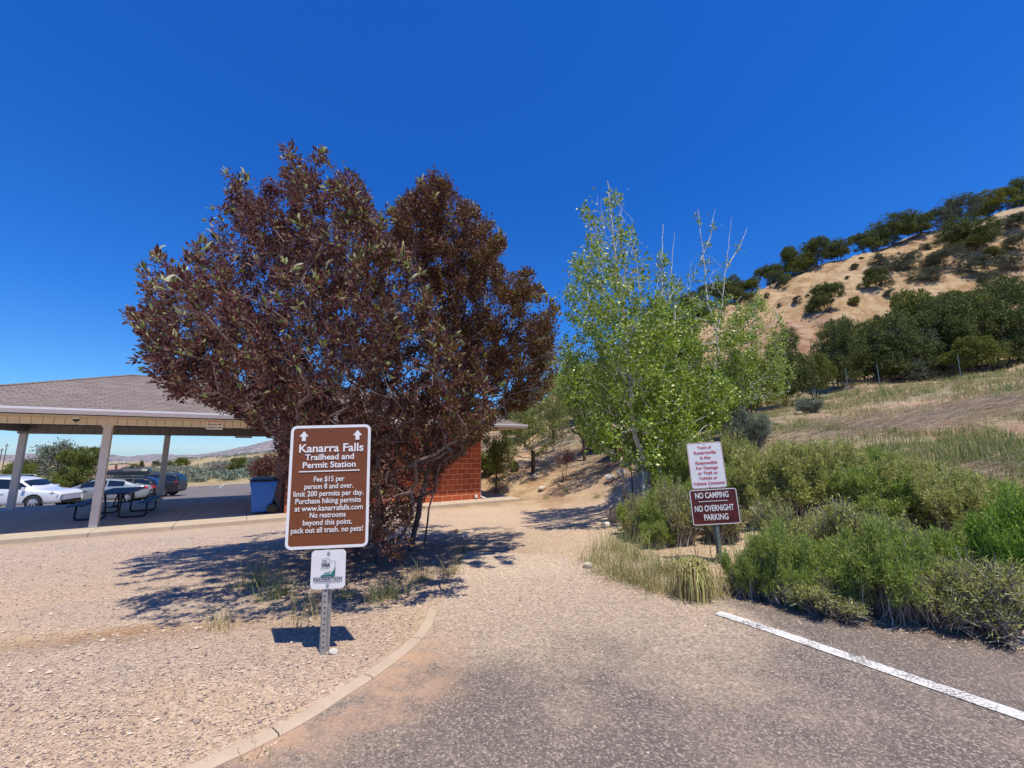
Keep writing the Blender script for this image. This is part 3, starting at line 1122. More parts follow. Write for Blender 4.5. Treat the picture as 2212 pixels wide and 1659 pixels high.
# ------------------------------------------------------------------ main trailhead sign
def make_main_sign():
    gx, gy, gz = hit(697, 1416, 1.0)
    t = empty('trailhead_sign', (gx, gy, gz), R(7), 'tall brown trailhead sign with white border and small white plaque below on a steel post', 'sign')
    t.rotation_euler = (0, R(-1.6), R(4))
    channel_post(1.66 - gz, M['galv'], t)
    w, hh = .612, .93
    zc = 1.213 - gz
    cx = .0
    o = sign_plate('sign_panel', t, w, hh, .045, cx, zc, M['brown_sheet'], -.006, M['white_ink'], 0.0, .021)
    mb = MB()
    top = hh / 2

    def ln(body, yfrac, wfrac, cap, xo=.0, off=.0006):
        lettering(mb, body, xo * w, top - yfrac * hh, wfrac * w, cap, off)
    ln('Kanarra Falls', .222, .80, .064, .015, .0016)
    ln('Trailhead and', .287, .605, .046, -.005, .0012)
    ln('Permit Station', .352, .655, .046, -.005, .0012)
    ln('Fee $15 per', .466, .375, .041, .0)
    ln('person 8 and over.', .524, .60, .041, .0)
    ln('limit 200 permits per day.', .583, .855, .041, .0)
    ln('Purchase hiking permits', .641, .80, .041, .0)
    ln('at www.kanarrafalls.com', .700, .83, .041, .01)
    ln('No restrooms', .755, .435, .041, .0)
    ln('beyond this point.', .813, .595, .041, .0)
    ln('pack out all trash. no pets!', .872, .87, .041, .0)
    mb.box(-.375 * w, .375 * w, -.0045, -.003, top - .386 * hh, top - .377 * hh)
    for ax in (-.335, .335):
        x, z = ax * w, top - .128 * hh
        mb.add([(x - .015, -.004, z), (x + .015, -.004, z), (x + .015, -.004, z + .034), (x + .035, -.004, z + .034), (x, -.004, z + .077), (x - .035, -.004, z + .034), (x - .015, -.004, z + .034)],
               [(0, 1, 2, 6), (3, 4, 5), (2, 3, 5, 6)])
    mb.build('lettering', M['white_ink'], o)
    bolts([(0, top - .035, -.004, .007), (0, -top + .035, -.004, .007)], 'rivet', M['copper'], o)
    # small white plaque
    ph = .278
    q = sign_plate('plaque', t, .252, ph, .03, .018, zc - hh / 2 - .012 - ph / 2, M['white_sign'], -.006, roll=0)
    mb = MB()
    lettering(mb, 'RECREATION', 0, -.075, .208, .0225, .0003)
    lettering(mb, 'UTAH OUTDOOR RECREATION GRANT', 0, -.0885, .208, .0075, .0)
    lettering(mb, 'UTAH', -.028, .056, .036, .009, .0003)
    lettering(mb, 'D', -.038, .022, .020, .024, .0008)
    lettering(mb, 'N', -.016, .019, .020, .028, .0012)
    lettering(mb, 'R', .006, .022, .018, .024, .0008)
    # state outline: thin strokes
    pts = [(-.052, .075), (.006, .078), (.009, .058), (.050, .058), (.052, -.045)]
    for (xa, za), (xb, zb) in zip(pts[:-1], pts[1:]):
        d_ = Vector((xb - xa, zb - za)).normalized() * .0012
        nx, nz_ = -d_.y, d_.x
        mb.add([(xa + nx, -.0036, za + nz_), (xa - nx, -.0036, za - nz_), (xb - nx, -.0036, zb - nz_), (xb + nx, -.0036, zb + nz_)], [(0, 1, 2, 3)])
    # bird
    zz = [(-.058, .002), (-.046, .008), (-.040, .003), (-.030, .000), (-.018, .010), (-.006, .004), (.010, .010)]
    for (xa, za), (xb, zb) in zip(zz[:-1], zz[1:]):
        mb.add([(xa, -.0036, za + .0012), (xa, -.0036, za - .0012), (xb, -.0036, zb - .0012), (xb, -.0036, zb + .0012)], [(0, 1, 2, 3)])
    mb.build('lettering', M['dark_ink'], q)
    e = MB()
    e.add([(x, -.0040, z) for x, z in ((-.060, -.050), (.050, -.050), (.050, -.040), (.020, -.034), (-.020, -.038), (-.040, -.036))], [tuple(range(6))])
    e.add([(x, -.0040, z) for x, z in ((-.036, -.034), (-.010, -.030), (.012, -.026), (.020, -.010), (.004, -.020), (-.022, -.022))], [tuple(range(6))])
    e.add([(x, -.0040, z) for x, z in ((.024, -.032), (.050, -.036), (.050, .018), (.043, .004), (.046, -.002), (.036, -.008), (.040, -.014), (.026, -.018))], [tuple(range(8))])
    e.build('emblem', M['teal_ink'], q)
    bolts([(0, ph / 2 - .024, -.004, .012), (0, -ph / 2 + .026, -.004, .012)], 'bolt', M['galv'], q)


make_main_sign()


def make_right_sign():
    gx, gy, gz = hit(1559, 1218, 1.0)
    t = empty('parking_notice_sign', (gx, gy, gz), 0, 'leaning notice post among the bushes with a white panel above a maroon panel', 'sign')
    t.rotation_euler = (0, R(-2.6), R(-3))
    channel_post(1.56 - gz, M['galv_green'], t)
    zt = 1.575 - gz
    o = sign_plate('upper_panel', t, .457, .60, .032, -.045, zt - .30, M['white_sign'], -.006, M['red_ink'], .006, .004, R(-1.2))
    mb = MB()
    for i, (body, wf) in enumerate((('Town of', .40), ('Kanarraville', .63), ('Is Not', .30), ('Responsible', .62), ('For Damage', .62), ('or Theft to', .55), ('Vehicle or', .51), ('Vehicle Contents', .88))):
        lettering(mb, body, -.0 * i, .30 - .083 - i * .0665, wf * .457, .039, .0006)
    mb.build('lettering', M['red_ink'], o)
    bolts([(0, .275, -.004, .007), (0, -.275, -.004, .007)], 'bolt', M['galv'], o)
    q = sign_plate('lower_panel', t, .612, .452, .030, -.004, zt - .61 - .226, M['maroon'], -.006, M['white_ink'], .003, .009, R(-1.0))
    mb = MB()
    lettering(mb, 'NO CAMPING', -.02, .115, .43, .075, .0018)
    lettering(mb, 'NO OVERNIGHT', -.01, -.052, .50, .078, .0018)
    lettering(mb, 'PARKING', .0, -.165, .31, .078, .0018)
    mb.box(-.20, .175, -.0045, -.003, .069, .076)
    mb.build('lettering', M['white_ink'], q)
    # black scrawl where the sheeting has cracked
    s_ = MB()
    rng = random.Random(3)
    for k in range(5):
        x, z = .20 + rng.random() * .05, .19 - k * .045
        for j in range(4):
            x2, z2 = x + rng.uniform(-.01, .035), z + rng.uniform(-.03, .02)
            if abs(x2) > .29: x2 = .285
            s_.add([(x, -.0034, z + .002), (x, -.0034, z - .002), (x2, -.0034, z2 - .002), (x2, -.0034, z2 + .002)], [(0, 1, 2, 3)])
            x, z = x2, z2
    s_.build('cracks', M['dark_ink'], q)


make_right_sign()


# ------------------------------------------------------------------ trailhead building
def make_building():
    t = empty('trailhead_building', B0, BANG, 'red block building with a brown shingle hip roof and open picnic shelter', 'building')
    EZ = 2.46 - SLAB       # top of the gutter above the slab
    s0, s1, n0, n1, RZ = -4.0, 13.0, -1.05, 6.55, 3.88 - SLAB
    nm = (n0 + n1) / 2
    hw = (n1 - n0) / 2
    ra, rb = s0 + hw, s1 - hw
    # roof: shell with thickness
    mb = MB()
    ez = EZ - .02
    top = [(s0, n0, ez), (s1, n0, ez), (s1, n1, ez), (s0, n1, ez), (ra, nm, RZ), (rb, nm, RZ)]
    mb.add(top + [(x, y, z - .10) for x, y, z in top],
           [(0, 1, 5, 4), (1, 2, 5), (2, 3, 4, 5), (3, 0, 4), (6, 10, 11, 7), (7, 11, 8), (8, 11, 10, 9), (9, 10, 6),
            (0, 6, 7, 1), (1, 7, 8, 2), (2, 8, 9, 3), (3, 9, 6, 0)])
    roof = mb.build('roof', M['shingle'], t)
    # ridge and hip caps
    mb = MB()
    E_ = .012
    for a, b in (((ra, nm, RZ), (rb, nm, RZ)), ((s0, n0, ez), (ra, nm, RZ)), ((s1, n0, ez), (rb, nm, RZ)), ((s1, n1, ez), (rb, nm, RZ)), ((s0, n1, ez), (ra, nm, RZ))):
        A_, B_ = Vector(a), Vector(b)
        mb.tube([A_ + Vector((0, 0, -.02)), B_ + Vector((0, 0, -.02))], .055, 6)
    mb.build('ridge_cap', M['shingle'], roof)
    # fascia behind, gutter in front
    mb = MB()
    for (xa, ya, xb, yb, ox, oy) in ((s0, n0, s1, n0, 0, -1), (s1, n0, s1, n1, 1, 0), (s1, n1, s0, n1, 0, 1), (s0, n1, s0, n0, -1, 0)):
        g0, g1_ = .004, .11
        ax, bx_ = min(xa, xb), max(xa, xb)
        ay, by_ = min(ya, yb), max(ya, yb)
        if oy:
            y_a, y_b = (ya + oy * g0, ya + oy * g1_)
            e = .11
            # K-style profile
            pr = [(g0, EZ - .145), (.055, EZ - .145), (.08, EZ - .10), (.11, EZ - .05), (.11, EZ), (.103, EZ), (.10, EZ - .04), (g0, EZ - .04)]
            V = [(ax - e, ya + oy * a_, z_) for a_, z_ in pr] + [(bx_ + e, ya + oy * a_, z_) for a_, z_ in pr]
        else:
            e = 0.0
            pr = [(g0, EZ - .145), (.055, EZ - .145), (.08, EZ - .10), (.108, EZ - .05), (.108, EZ - .002), (.103, EZ - .002), (.10, EZ - .04), (g0, EZ - .04)]
            V = [(xa + ox * a_, ay - e, z_) for a_, z_ in pr] + [(xa + ox * a_, by_ + e, z_) for a_, z_ in pr]
        n = len(pr)
        F = [(i, (i + 1) % n, n + (i + 1) % n, n + i) for i in range(n)] + [tuple(range(n)), tuple(range(2 * n - 1, n - 1, -1))]
        mb.add(V, F)
    mb.build('gutter', M['gutter'], t)
    # soffit sheet
    mb = MB()
    sz = EZ - .165
    mb.box(s0 + .02, s1 - .02, n0 + .02, -.16, sz - .012, sz)
    mb.box(s0 + .02, s1 - .02, 5.72, n1 - .02, sz - .012, sz)
    mb.box(11.42, s1 - .02, -.155, 5.715, sz - .012, sz)
    mb.box(s0 + .02, -3.42, -.155, 5.715, sz - .012, sz)
    mb.build('soffit', M['soffit'], t)
    mb = MB()
    mb.box(-3.15, 4.38, .10, 5.44, 2.86, 2.875)
    mb.build('shelter_ceiling', simple('shelter_ceiling_panel', (.36, .36, .37), .5, var=.05), t)
    bz0, bz1 = 2.60, sz - .014
    mb = MB(); mb.box(-3.40, 4.36, -.15, .10, 2.655, bz1); mb.build('front_beam', M['beam_x'], t)
    mb = MB(); mb.box(-3.40, 4.36, 5.45, 5.70, 2.53, bz1); mb.build('rear_beam', panel_mat('shade_toned_panel_long', (.24, .225, .20), 0, .3), t)  # panel colour darkened to carry the shade inside the shelter
    mb = MB(); mb.box(-3.40, -3.16, .103, 5.447, bz0, bz1); mb.build('end_beam', panel_mat('shade_toned_panel_cross', (.24, .225, .20), 1, .3), t)  # shelter shade put into this panel's colour as well
    # posts
    for (s, n) in ((-3.27, -.02), (.02, -.02), (-3.27, 5.57), (.55, 5.57)):
        mb = MB()
        mb.box(-.085, .085, -.085, .085, .012, (2.653 if n < 1 else 2.528))
        p = mb.build('post', M['post'], t, loc=(s, n, 0), bevel=.006)
        q = MB(); q.box(-.17, .17, -.15, .15, .001, .011); q.build('base_plate', M['galv'], p)
        if n < 1:
            q = MB()
            plate(q, .22, .30, .01, -.006, 0, 0, bz0 + .15, Matrix.Translation((0, -.132, 0)))
            pp = q.build('cap_plate', M['post'], p)
            bolts([(0, bz0 + zz, -.140, .016) for zz in (.08, .20)], 'bolt', M['galv'], p)
    # block walls
    mb = MB()
    mb.box(4.39, 11.40, -.20, 0.0, 0, 2.86)
    mb.box(4.39, 11.40, 5.50, 5.70, 0, 2.86)
    mb.box(4.39, 4.59, .001, 5.499, 0, 2.86)
    mb.box(11.20, 11.40, .001, 5.499, 0, 2.86)
    mb.build('block_wall', M['block'], t)
    # number plate, downpipe, outlet
    mb = MB(); plate(mb, .16, .22, .01, -.212, -.202, 4.83, 1.85)
    q = mb.build('number_plate', M['black'], t)
    mb = MB(); lettering(mb, '3', 4.83, 1.79, .07, .12, .003, y=-.2135); mb.build('numeral', M['white_ink'], q)
    mb = MB()
    mb.tube([(11.44, -.12, .62), (11.44, -.12, .10), (11.50, -.22, .05), (11.55, -.32, .04)], .028, 8)
    mb.build('drain_pipe', M['pvc'], t)
    mb = MB(); mb.box(11.12, 11.24, -.26, -.203, .05, .17); mb.build('outlet_box', M['white_metal'], t, bevel=.01)
    return t


make_building()


def on_building(name, s, n, z, label, cat, rz=0, group=None):
    p = BW(s, n, z)
    return empty(name, p, BANG + rz, label, cat, group)


# dome camera under the eave
t = on_building('security_camera', -.55, -.33, 2.79, 'small black dome camera with white collar under the eave beside the post', 'camera')
mb = MB(); mb.lathe([(0, .06), (.075, .06), (.08, 0), (.07, -.005)], 20); mb.build('collar', M['white_metal'], t, smooth=True)
mb = MB(); mb.lathe([(.07, -.005)] + [(.07 * math.cos(a), -.005 - .07 * math.sin(a)) for a in [math.pi / 2 * k / 6 for k in range(7)]], 20); mb.build('dome', M['black'], t, smooth=True)
# ceiling lights
for (s, n, lab) in ((-1.15, 2.6, 'round ceiling light above the picnic table, at the left of the shelter ceiling'), (2.6, 2.9, 'round ceiling light near the block wall end of the shelter ceiling')):
    t = on_building('ceiling_light', s, n, 2.858, lab, 'light', group='round lights on the shelter ceiling')
    mb = MB(); mb.lathe([(0, 0), (.17, 0), (.17, -.03), (.15, -.035)], 20); mb.build('base', M['galv'], t, smooth=True)
    mb = MB(); mb.lathe([(.15, -.035), (.13, -.08), (.07, -.11), (0, -.12)], 20); mb.build('lamp_shade', M['frost'], t, smooth=True)
# junction box under the rear beam
t = on_building('junction_box', 3.05, 5.42, 2.52, 'grey metal box under the rear beam of the shelter', 'box')
mb = MB(); mb.box(-.30, .30, 0, .12, -.06, .035); mb.build('casing', M['galv'], t, bevel=.008)
mb = MB(); mb.box(-.27, .27, -.008, -.001, -.048, .023); mb.build('cover', M['gutter'], t)
# warning sign on the beam
t = on_building('warning_sign', 2.36, -.162, 2.57, 'small white and red security warning sign hung on the shelter beam', 'sign')
mb = MB(); plate(mb, .40, .30, .012, -.006, 0, 0, .17); o = mb.build('panel', M['white_sign'], t)
mb = MB(); mb.box(-.185, .185, -.009, -.0065, .235, .305); o2 = mb.build('header', M['red_sign'], t)
mb = MB(); lettering(mb, 'WARNING', 0, .25, .33, .042, .002, y=-.0095); mb.build('lettering', M['white_ink'], o2)
mb = MB(); lettering(mb, 'Security', -.055, .155, .22, .048, .002, y=-.0065); lettering(mb, 'Camera In Use', 0, .065, .34, .048, .002, y=-.0065)
mb.box(.085, .15, -.008, -.0065, .16, .195); mb.box(.15, .165, -.008, -.0065, .17, .185)
mb.build('lettering', M['dark_ink'], o)


# ------------------------------------------------------------------ picnic table
def make_table():
    c = BW(.05, 2.15)
    t = empty('picnic_table', c, BANG + math.pi / 2, 'blue picnic table with black tube frame in the shade of the shelter', 'table')
    # local x runs along the table
    L_ = 2.05
    def plank(name, y0, y1, z, l):
        mb = MB()
        mb.box(-l / 2, l / 2, y0, y1, z - .035, z)
        o = mb.build(name, M['table_blue'], t, bevel=.012)
        e = MB()
        for (ya, yb) in ((y0 - .014, y0 - .001), (y1 + .001, y1 + .014)):
            e.box(-l / 2, l / 2, ya, yb, z - .06, z - .008)
        e.build('edge', M['blue_dark'], o)
    plank('tabletop', -.38, .38, .76, L_)
    plank('bench', -.88, -.60, .46, L_)
    plank('bench', .60, .88, .46, L_)
    for sx in (-.72, .72):
        for sy in (-1, 1):
            mb = MB()
            pts = [(sx, sy * .20, .72), (sx, sy * .16, .40), (sx, sy * .15, .12)]
            for k in range(6):
                a = R(180 - 90 * k / 5)
                pts.append((sx, sy * (.23 + .08 * math.cos(a) ), .10 - .08 * math.sin(a) + 0))
            pts += [(sx, sy * .62, .025)]
            for k in range(6):
                a = R(-90 + 90 * k / 5)
                pts.append((sx, sy * (.68 + .09 * math.cos(a)), .115 + .09 * math.sin(a)))
            pts += [(sx, sy * .76, .42)]
            mb.tube(pts, .026, 8)
            mb.build('leg', M['black'], t, smooth=True)
    mb = MB()
    mb.tube([(-.72, 0, .33), (.72, 0, .33)], .02, 8)
    for sx in (-.72, .72):
        mb.tube([(sx, -.17, .33), (sx, .17, .33)], .02, 8)
        mb.tube([(sx, 0, .33), (sx * .35, 0, .70)], .018, 8)
        mb.tube([(sx, -.86, .42), (sx, -.62, .42)], .018, 8)
        mb.tube([(sx, .86, .42), (sx, .62, .42)], .018, 8)
        mb.tube([(sx, -.36, .71), (sx, .36, .71)], .018, 8)
    mb.build('brace', M['black'], t, smooth=True)


make_table()


# ------------------------------------------------------------------ wheeled bins
def make_bin(s, n, rz, bodym, lidm, label):
    p = BW(s, n, 0)
    t = empty('wheeled_bin', p, BANG + rz, label, 'bin', 'wheeled bins at the end of the block wall')
    mb = MB()
    z0, z1 = .06, .98
    ring_ = lambda w, d, z, y0=0: [(-w, -d + y0, z), (w, -d + y0, z), (w, d + y0, z), (-w, d + y0, z)]
    V = ring_(.235, .25, z0, -.02) + ring_(.285, .33, .70) + ring_(.295, .35, z1 - .12) + ring_(.325, .375, z1 - .10) + ring_(.325, .375, z1)
    F = [(3, 2, 1, 0)]
    for i in range(4):
        for k in range(4):
            F.append((i * 4 + k, i * 4 + (k + 1) % 4, (i + 1) * 4 + (k + 1) % 4, (i + 1) * 4 + k))
    mb.add(V, F)
    mb.build('body', bodym, t, bevel=.02)
    mb = MB()
    V = ring_(.335, .39, z1 + .004) + ring_(.335, .39, z1 + .035) + ring_(.25, .30, z1 + .085)
    F = [(3, 2, 1, 0), (8, 9, 10, 11)]
    for i in range(2):
        for k in range(4):
            F.append((i * 4 + k, i * 4 + (k + 1) % 4, (i + 1) * 4 + (k + 1) % 4, (i + 1) * 4 + k))
    mb.add(V, F)
    l = mb.build('lid', lidm, t, bevel=.015)
    mb = MB()
    mb.tube([(-.26, .39, z1 - .03), (-.26, .45, z1 + .01), (.26, .45, z1 + .01), (.26, .39, z1 - .03)], .016, 8)
    mb.build('handle', lidm, t, smooth=True)
    for sx in (-1, 1):
        mb = MB()
        Mx = Matrix.Translation((sx * .30, .27, .15)) @ Matrix.Rotation(math.pi / 2, 4, 'Y')
        mb.lathe([(0, -.03), (.12, -.03), (.15, -.02), (.15, .02), (.12, .03), (0, .03)], 20, Mx)
        mb.build('wheel', M['black'], t, smooth=False)
    mb = MB()
    for xx in (-.26, -.16, -.13, -.06):
        pass
    mb.box(-.10, -.03, -.345, -.342, .79, .81)
    mb.box(.02, .14, -.347, -.343, .79, .81)
    mb.build('sticker', M['white_ink'], t)


make_bin(3.78, .34, R(-90), M['blue'], M['blue_dark'], 'bright blue wheeled rubbish bin, the front one, nearest the walk edge')
make_bin(3.80, 1.18, R(-90), M['blue_dark'], M['black'], 'dark lidded wheeled bin standing behind the bright blue one')


# ------------------------------------------------------------------ vehicles
def make_car(name, label, kind, loc, rz, paint, roofbox=False, mirror_len=True):
    """x forward; body lofted through cross sections"""
    t = empty(name, loc, rz, label, 'car', 'cars parked behind the shelter')
    if kind == 'sedan':
        L, W, wr, wb0, wb1 = 4.85, .92, .335, -1.42, 1.42
        st = [(-2.42, .55, .78, .78), (-2.34, .30, .98, .99), (-2.05, .24, 1.02, 1.06), (-1.75, .22, 1.01, 1.10), (-1.1, .20, .98, 1.39), (-.45, .19, .96, 1.46), (.1, .19, .95, 1.47), (.55, .19, .94, 1.40), (1.25, .20, .93, 1.0), (1.65, .21, .90, .945), (2.2, .23, .82, .85), (2.38, .26, .73, .75), (2.43, .32, .66, .67)]
    elif kind == 'suv_white':
        L, W, wr, wb0, wb1 = 4.95, .95, .36, -1.45, 1.45
        st = [(-2.45, .55, .8, .8), (-2.40, .32, 1.08, 1.12), (-2.2, .28, 1.10, 1.42), (-1.8, .25, 1.08, 1.60), (-1.1, .24, 1.04, 1.66), (-.3, .23, 1.02, 1.68), (.3, .23, 1.0, 1.64), (.7, .23, 1.0, 1.48), (1.25, .24, .98, 1.06), (1.7, .25, .95, 1.0), (2.25, .27, .91, .94), (2.43, .28, .80, .82), (2.47, .34, .72, .73)]
    elif kind == 'wagon':
        L, W, wr, wb0, wb1 = 4.55, .90, .33, -1.35, 1.35
        st = [(-2.25, .5, .85, .85), (-2.2, .30, 1.02, 1.08), (-1.95, .26, 1.03, 1.36), (-1.5, .24, 1.0, 1.50), (-.8, .23, .97, 1.54), (-.1, .22, .95, 1.55), (.4, .22, .94, 1.50), (.7, .22, .93, 1.36), (1.2, .23, .92, 1.0), (1.6, .24, .88, .92), (2.0, .26, .78, .82), (2.22, .3, .66, .68), (2.28, .42, .56, .56)]
    else:
        L, W, wr, wb0, wb1 = 4.7, .95, .385, -1.38, 1.38
        st = [(-2.35, .55, .9, .9), (-2.32, .38, 1.18, 1.22), (-2.2, .34, 1.20, 1.62), (-1.9, .32, 1.18, 1.78), (-1.1, .31, 1.14, 1.82), (-.3, .30, 1.12, 1.83), (.3, .30, 1.10, 1.80), (.65, .30, 1.10, 1.62), (1.05, .31, 1.08, 1.16), (1.6, .32, 1.05, 1.10), (2.05, .34, .98, 1.02), (2.3, .38, .82, .86), (2.38, .5, .7, .7)]
    n = len(st)

    def ringpts(s):
        x, zb, zbelt, ztop = s
        f = 1 - .10 * (abs(x) / (L / 2)) ** 4 - (.10 if abs(x) > L / 2 - .12 else 0)
        w = W * f
        gh = ztop - zbelt
        if gh > .12:
            wt = w * .93 - gh * .30
            tops = [(w * .965, zbelt), (wt + .03, ztop - .07), (wt * .86, ztop - .012), (0, ztop)]
        else:
            tops = [(w * .955, zbelt - .01), (w * .86, zbelt + gh * .4), (w * .6, ztop - .005), (0, ztop)]
        zm = zb + (zbelt - zb) * .55
        half = [(0, zb), (w * .90, zb), (w * .985, zb + .09), (w, zm), (w * .99, zbelt - .10)] + tops
        return [(x, y, z) for y, z in half] + [(x, -y, z) for y, z in half[-2:0:-1]]
    rings = [ringpts(s) for s in st]
    m = len(rings[0])
    V = [p for r_ in rings for p in r_]
    F = []
    for i in range(n - 1):
        for k in range(m):
            F.append((i * m + k, i * m + (k + 1) % m, (i + 1) * m + (k + 1) % m, (i + 1) * m + k))
    F.append(tuple(range(m)))
    F.append(tuple((n - 1) * m + k for k in reversed(range(m))))
    mb = MB(); mb.add(V, F)
    body = mb.build('body', paint, t, smooth=True)
    sub = body.modifiers.new('smooth', 'SUBSURF'); sub.levels = 1; sub.render_levels = 2
    # side windows
    gs = [i for i in range(n) if st[i][3] - st[i][2] > .3]

    def at(x, j, sgn, off=.008):
        xs = [s[0] for s in st]
        i = max(0, min(n - 2, int(np.searchsorted(xs, x) - 1)))
        u_ = (x - xs[i]) / (xs[i + 1] - xs[i])
        a = Vector(rings[i][j]).lerp(Vector(rings[i + 1][j]), u_)
        return Vector((a.x, sgn * (a.y + off), a.z))
    xa, xb = st[gs[0]][0], st[gs[-1]][0]
    for sgn in (-1, 1):
        segs = [(xa + .05, (xa + xb) / 2 - .50), ((xa + xb) / 2 - .44, (xa + xb) / 2 + .18), ((xa + xb) / 2 + .25, xb + .28)]
        if kind == 'sedan': segs = [(xa - .1, -.42), (-.34, xb + .30)]
        for (u0, u1) in segs:
            mb = MB()
            N_ = 8
            vs_ = []
            for k in range(N_ + 1):
                x = u0 + (u1 - u0) * k / N_
                lo, hi = at(x, 5, sgn), at(x, 6, sgn)
                vs_.append(lo.lerp(hi, .13) + Vector((0, 0, .0)))
                vs_.append(lo.lerp(hi, .93))
            mb.add(vs_, [(2 * k, 2 * k + 2, 2 * k + 3, 2 * k + 1) for k in range(N_)])
            mb.build('side_window', M['glass'], t, smooth=True)

    # windscreens
    def screen(i0, i1, name_, u0=.06, u1=.92):
        a, b = rings[i0], rings[i1]
        mb = MB()
        vs_ = []
        for u_ in (u0, (u0 + u1) / 2, u1):
            for yy in (-.86, -.4, 0, .4, .86):
                pa = Vector((a[8][0], yy * a[6][1], a[8][2] - .05 * yy * yy))
                pb = Vector((b[8][0], yy * b[6][1], b[8][2] - .05 * yy * yy))
                q = pa.lerp(pb, u_)
                q.z += .022
                vs_.append(q)
        fs_ = []
        for r_ in range(2):
            for c_ in range(4):
                fs_.append((r_ * 5 + c_, r_ * 5 + c_ + 1, (r_ + 1) * 5 + c_ + 1, (r_ + 1) * 5 + c_))
        mb.add(vs_, fs_)
        mb.build(name_, M['glass'], t, smooth=True)
    fi = next(i for i in range(n - 1, 0, -1) if st[i][3] - st[i][2] > .3)
    screen(fi, fi + 1, 'windscreen', .02, .95)
    ri = next(i for i in range(n) if st[i][3] - st[i][2] > .3)
    screen(ri, ri - 1, 'rear_window', .05, .9)
    # wheels
    for x in (wb0, wb1):
        for sgn in (-1, 1):
            Mx = Matrix.Rotation(R(90), 4, 'X')
            w_ = empty('wheel', (x, sgn * (W - .10), wr))
            w_.parent = t
            mb = MB(); mb.lathe([(wr * .66, -.11), (wr * .95, -.11), (wr, -.08), (wr, .08), (wr * .95, .11), (wr * .66, .11)], 28, Mx)
            mb.build('tyre', M['tyre'], w_, smooth=True)
            mb = MB()
            mb.lathe([(wr * .66, .09), (wr * .62, .10), (wr * .60, .05)], 24, Mx)
            mb.lathe([(wr * .66, -.09), (wr * .62, -.10), (wr * .60, -.05)], 24, Mx)
            mb.lathe([(0, .085), (.06, .085), (.07, .05)], 12, Mx)
            mb.lathe([(0, -.085), (.06, -.085), (.07, -.05)], 12, Mx)
            for k in range(7):
                a = 2 * math.pi * k / 7
                for yo in (-.088, .072):
                    Mk = Matrix.Rotation(a, 4, 'Y')
                    mb.box(.04, wr * .63, yo, yo + .016, -.022, .022, Mk)
            mb.build('rim', M['rim'], w_)
            mb = MB(); mb.lathe([(0, .04), (wr * .66, .04), (wr * .66, -.04), (0, -.04)], 24, Mx); mb.build('hub', M['black'], w_)
            mb = MB()
            yo = sgn * (W + .006)
            V = []
            for k in range(17):
                a = math.pi * k / 16
                V += [(x + (wr + .075) * math.cos(a), yo, wr + (wr + .075) * math.sin(a)), (x + (wr - .02) * math.cos(a), yo - sgn * .01, wr + (wr - .02) * math.sin(a))]
            mb.add(V, [(2 * k, 2 * k + 2, 2 * k + 3, 2 * k + 1) for k in range(16)])
            mb.build('wheel_arch', M['black'], t)
    for sgn in (-1, 1):
        mb = MB(); mb.add([tuple(at(x, j, sgn, .012)) for x, j in ((L / 2 - .40, 4), (L / 2 - .09, 3), (L / 2 - .06, 4), (L / 2 - .30, 5))], [(0, 1, 2, 3)]); mb.build('headlight', M['lens'], t)
        mb = MB(); mb.add([tuple(at(x, j, sgn, .014)) for x, j in ((-L / 2 + .05, 4), (-L / 2 + .30, 4), (-L / 2 + .26, 5), (-L / 2 + .06, 5))], [(0, 1, 2, 3)]); mb.build('tail_light', M['red_lens'], t)
        mb = MB()
        xm = xb + .30
        zb_ = st[gs[-1]][2]
        mb.box(xm - .07, xm + .07, sgn * (W + .03) - .07, sgn * (W + .03) + .09 * (sgn > 0) + .02, zb_ + .01, zb_ + .15)
        mb.build('mirror', paint, t, bevel=.02)
        for xh in ((xa + xb) / 2 - .1, (xa + xb) / 2 + .85):
            mb = MB(); mb.box(xh - .10, xh + .08, sgn * (W + .005) - .015, sgn * (W + .005) + .015, zb_ - .17, zb_ - .135); mb.build('door_handle', paint, t)
    mb = MB(); mb.box(L / 2 - .09, L / 2 + .005, -W * .70, W * .70, st[-2][1] + .02, st[-2][1] + .17); mb.build('bumper', M['black'], t, bevel=.02)
    mb = MB(); mb.box(-L / 2 - .005, -L / 2 + .09, -W * .70, W * .70, st[1][1] + .02, st[1][1] + .17); mb.build('bumper', M['black'], t, bevel=.02)
    if kind in ('suv_dark', 'wagon', 'suv_white'):
        for sgn in (-1, 1):
            zt = max(s[3] for s in st)
            mb = MB(); mb.tube([(-1.7, sgn * .58, zt - .06), (-1.5, sgn * .60, zt + .03), (.1, sgn * .60, zt + .045), (.35, sgn * .58, zt - .04)], .017, 6)
            mb.build('roof_rail', M['black'] if kind != 'suv_white' else M['rim'], t, smooth=True)
    if roofbox:
        zt = max(s[3] for s in st) + .10
        mb = MB()
        prof = [(-1.65, .10, .10), (-1.60, .40, .36), (-1.3, .42, .40), (-.4, .43, .40), (.3, .40, .30), (.75, .28, .13), (.88, .12, .06)]
        V, F = [], []
        for (x, w_, hh) in prof:
            V += [(x, -w_, 0), (x, -w_ * .98, hh * .55), (x, -w_ * .7, hh * .95), (x, 0, hh), (x, w_ * .7, hh * .95), (x, w_ * .98, hh * .55), (x, w_, 0)]
        for i in range(len(prof) - 1):
            for k in range(7):
                F.append((i * 7 + k, i * 7 + (k + 1) % 7, (i + 1) * 7 + (k + 1) % 7, (i + 1) * 7 + k))
        F += [tuple(range(7)), tuple(len(V) - 7 + k for k in reversed(range(7)))]
        mb.add(V, F)
        mb.build('roof_box', M['car_black'], t, loc=(0, 0, zt), smooth=False, bevel=.02)
    return t


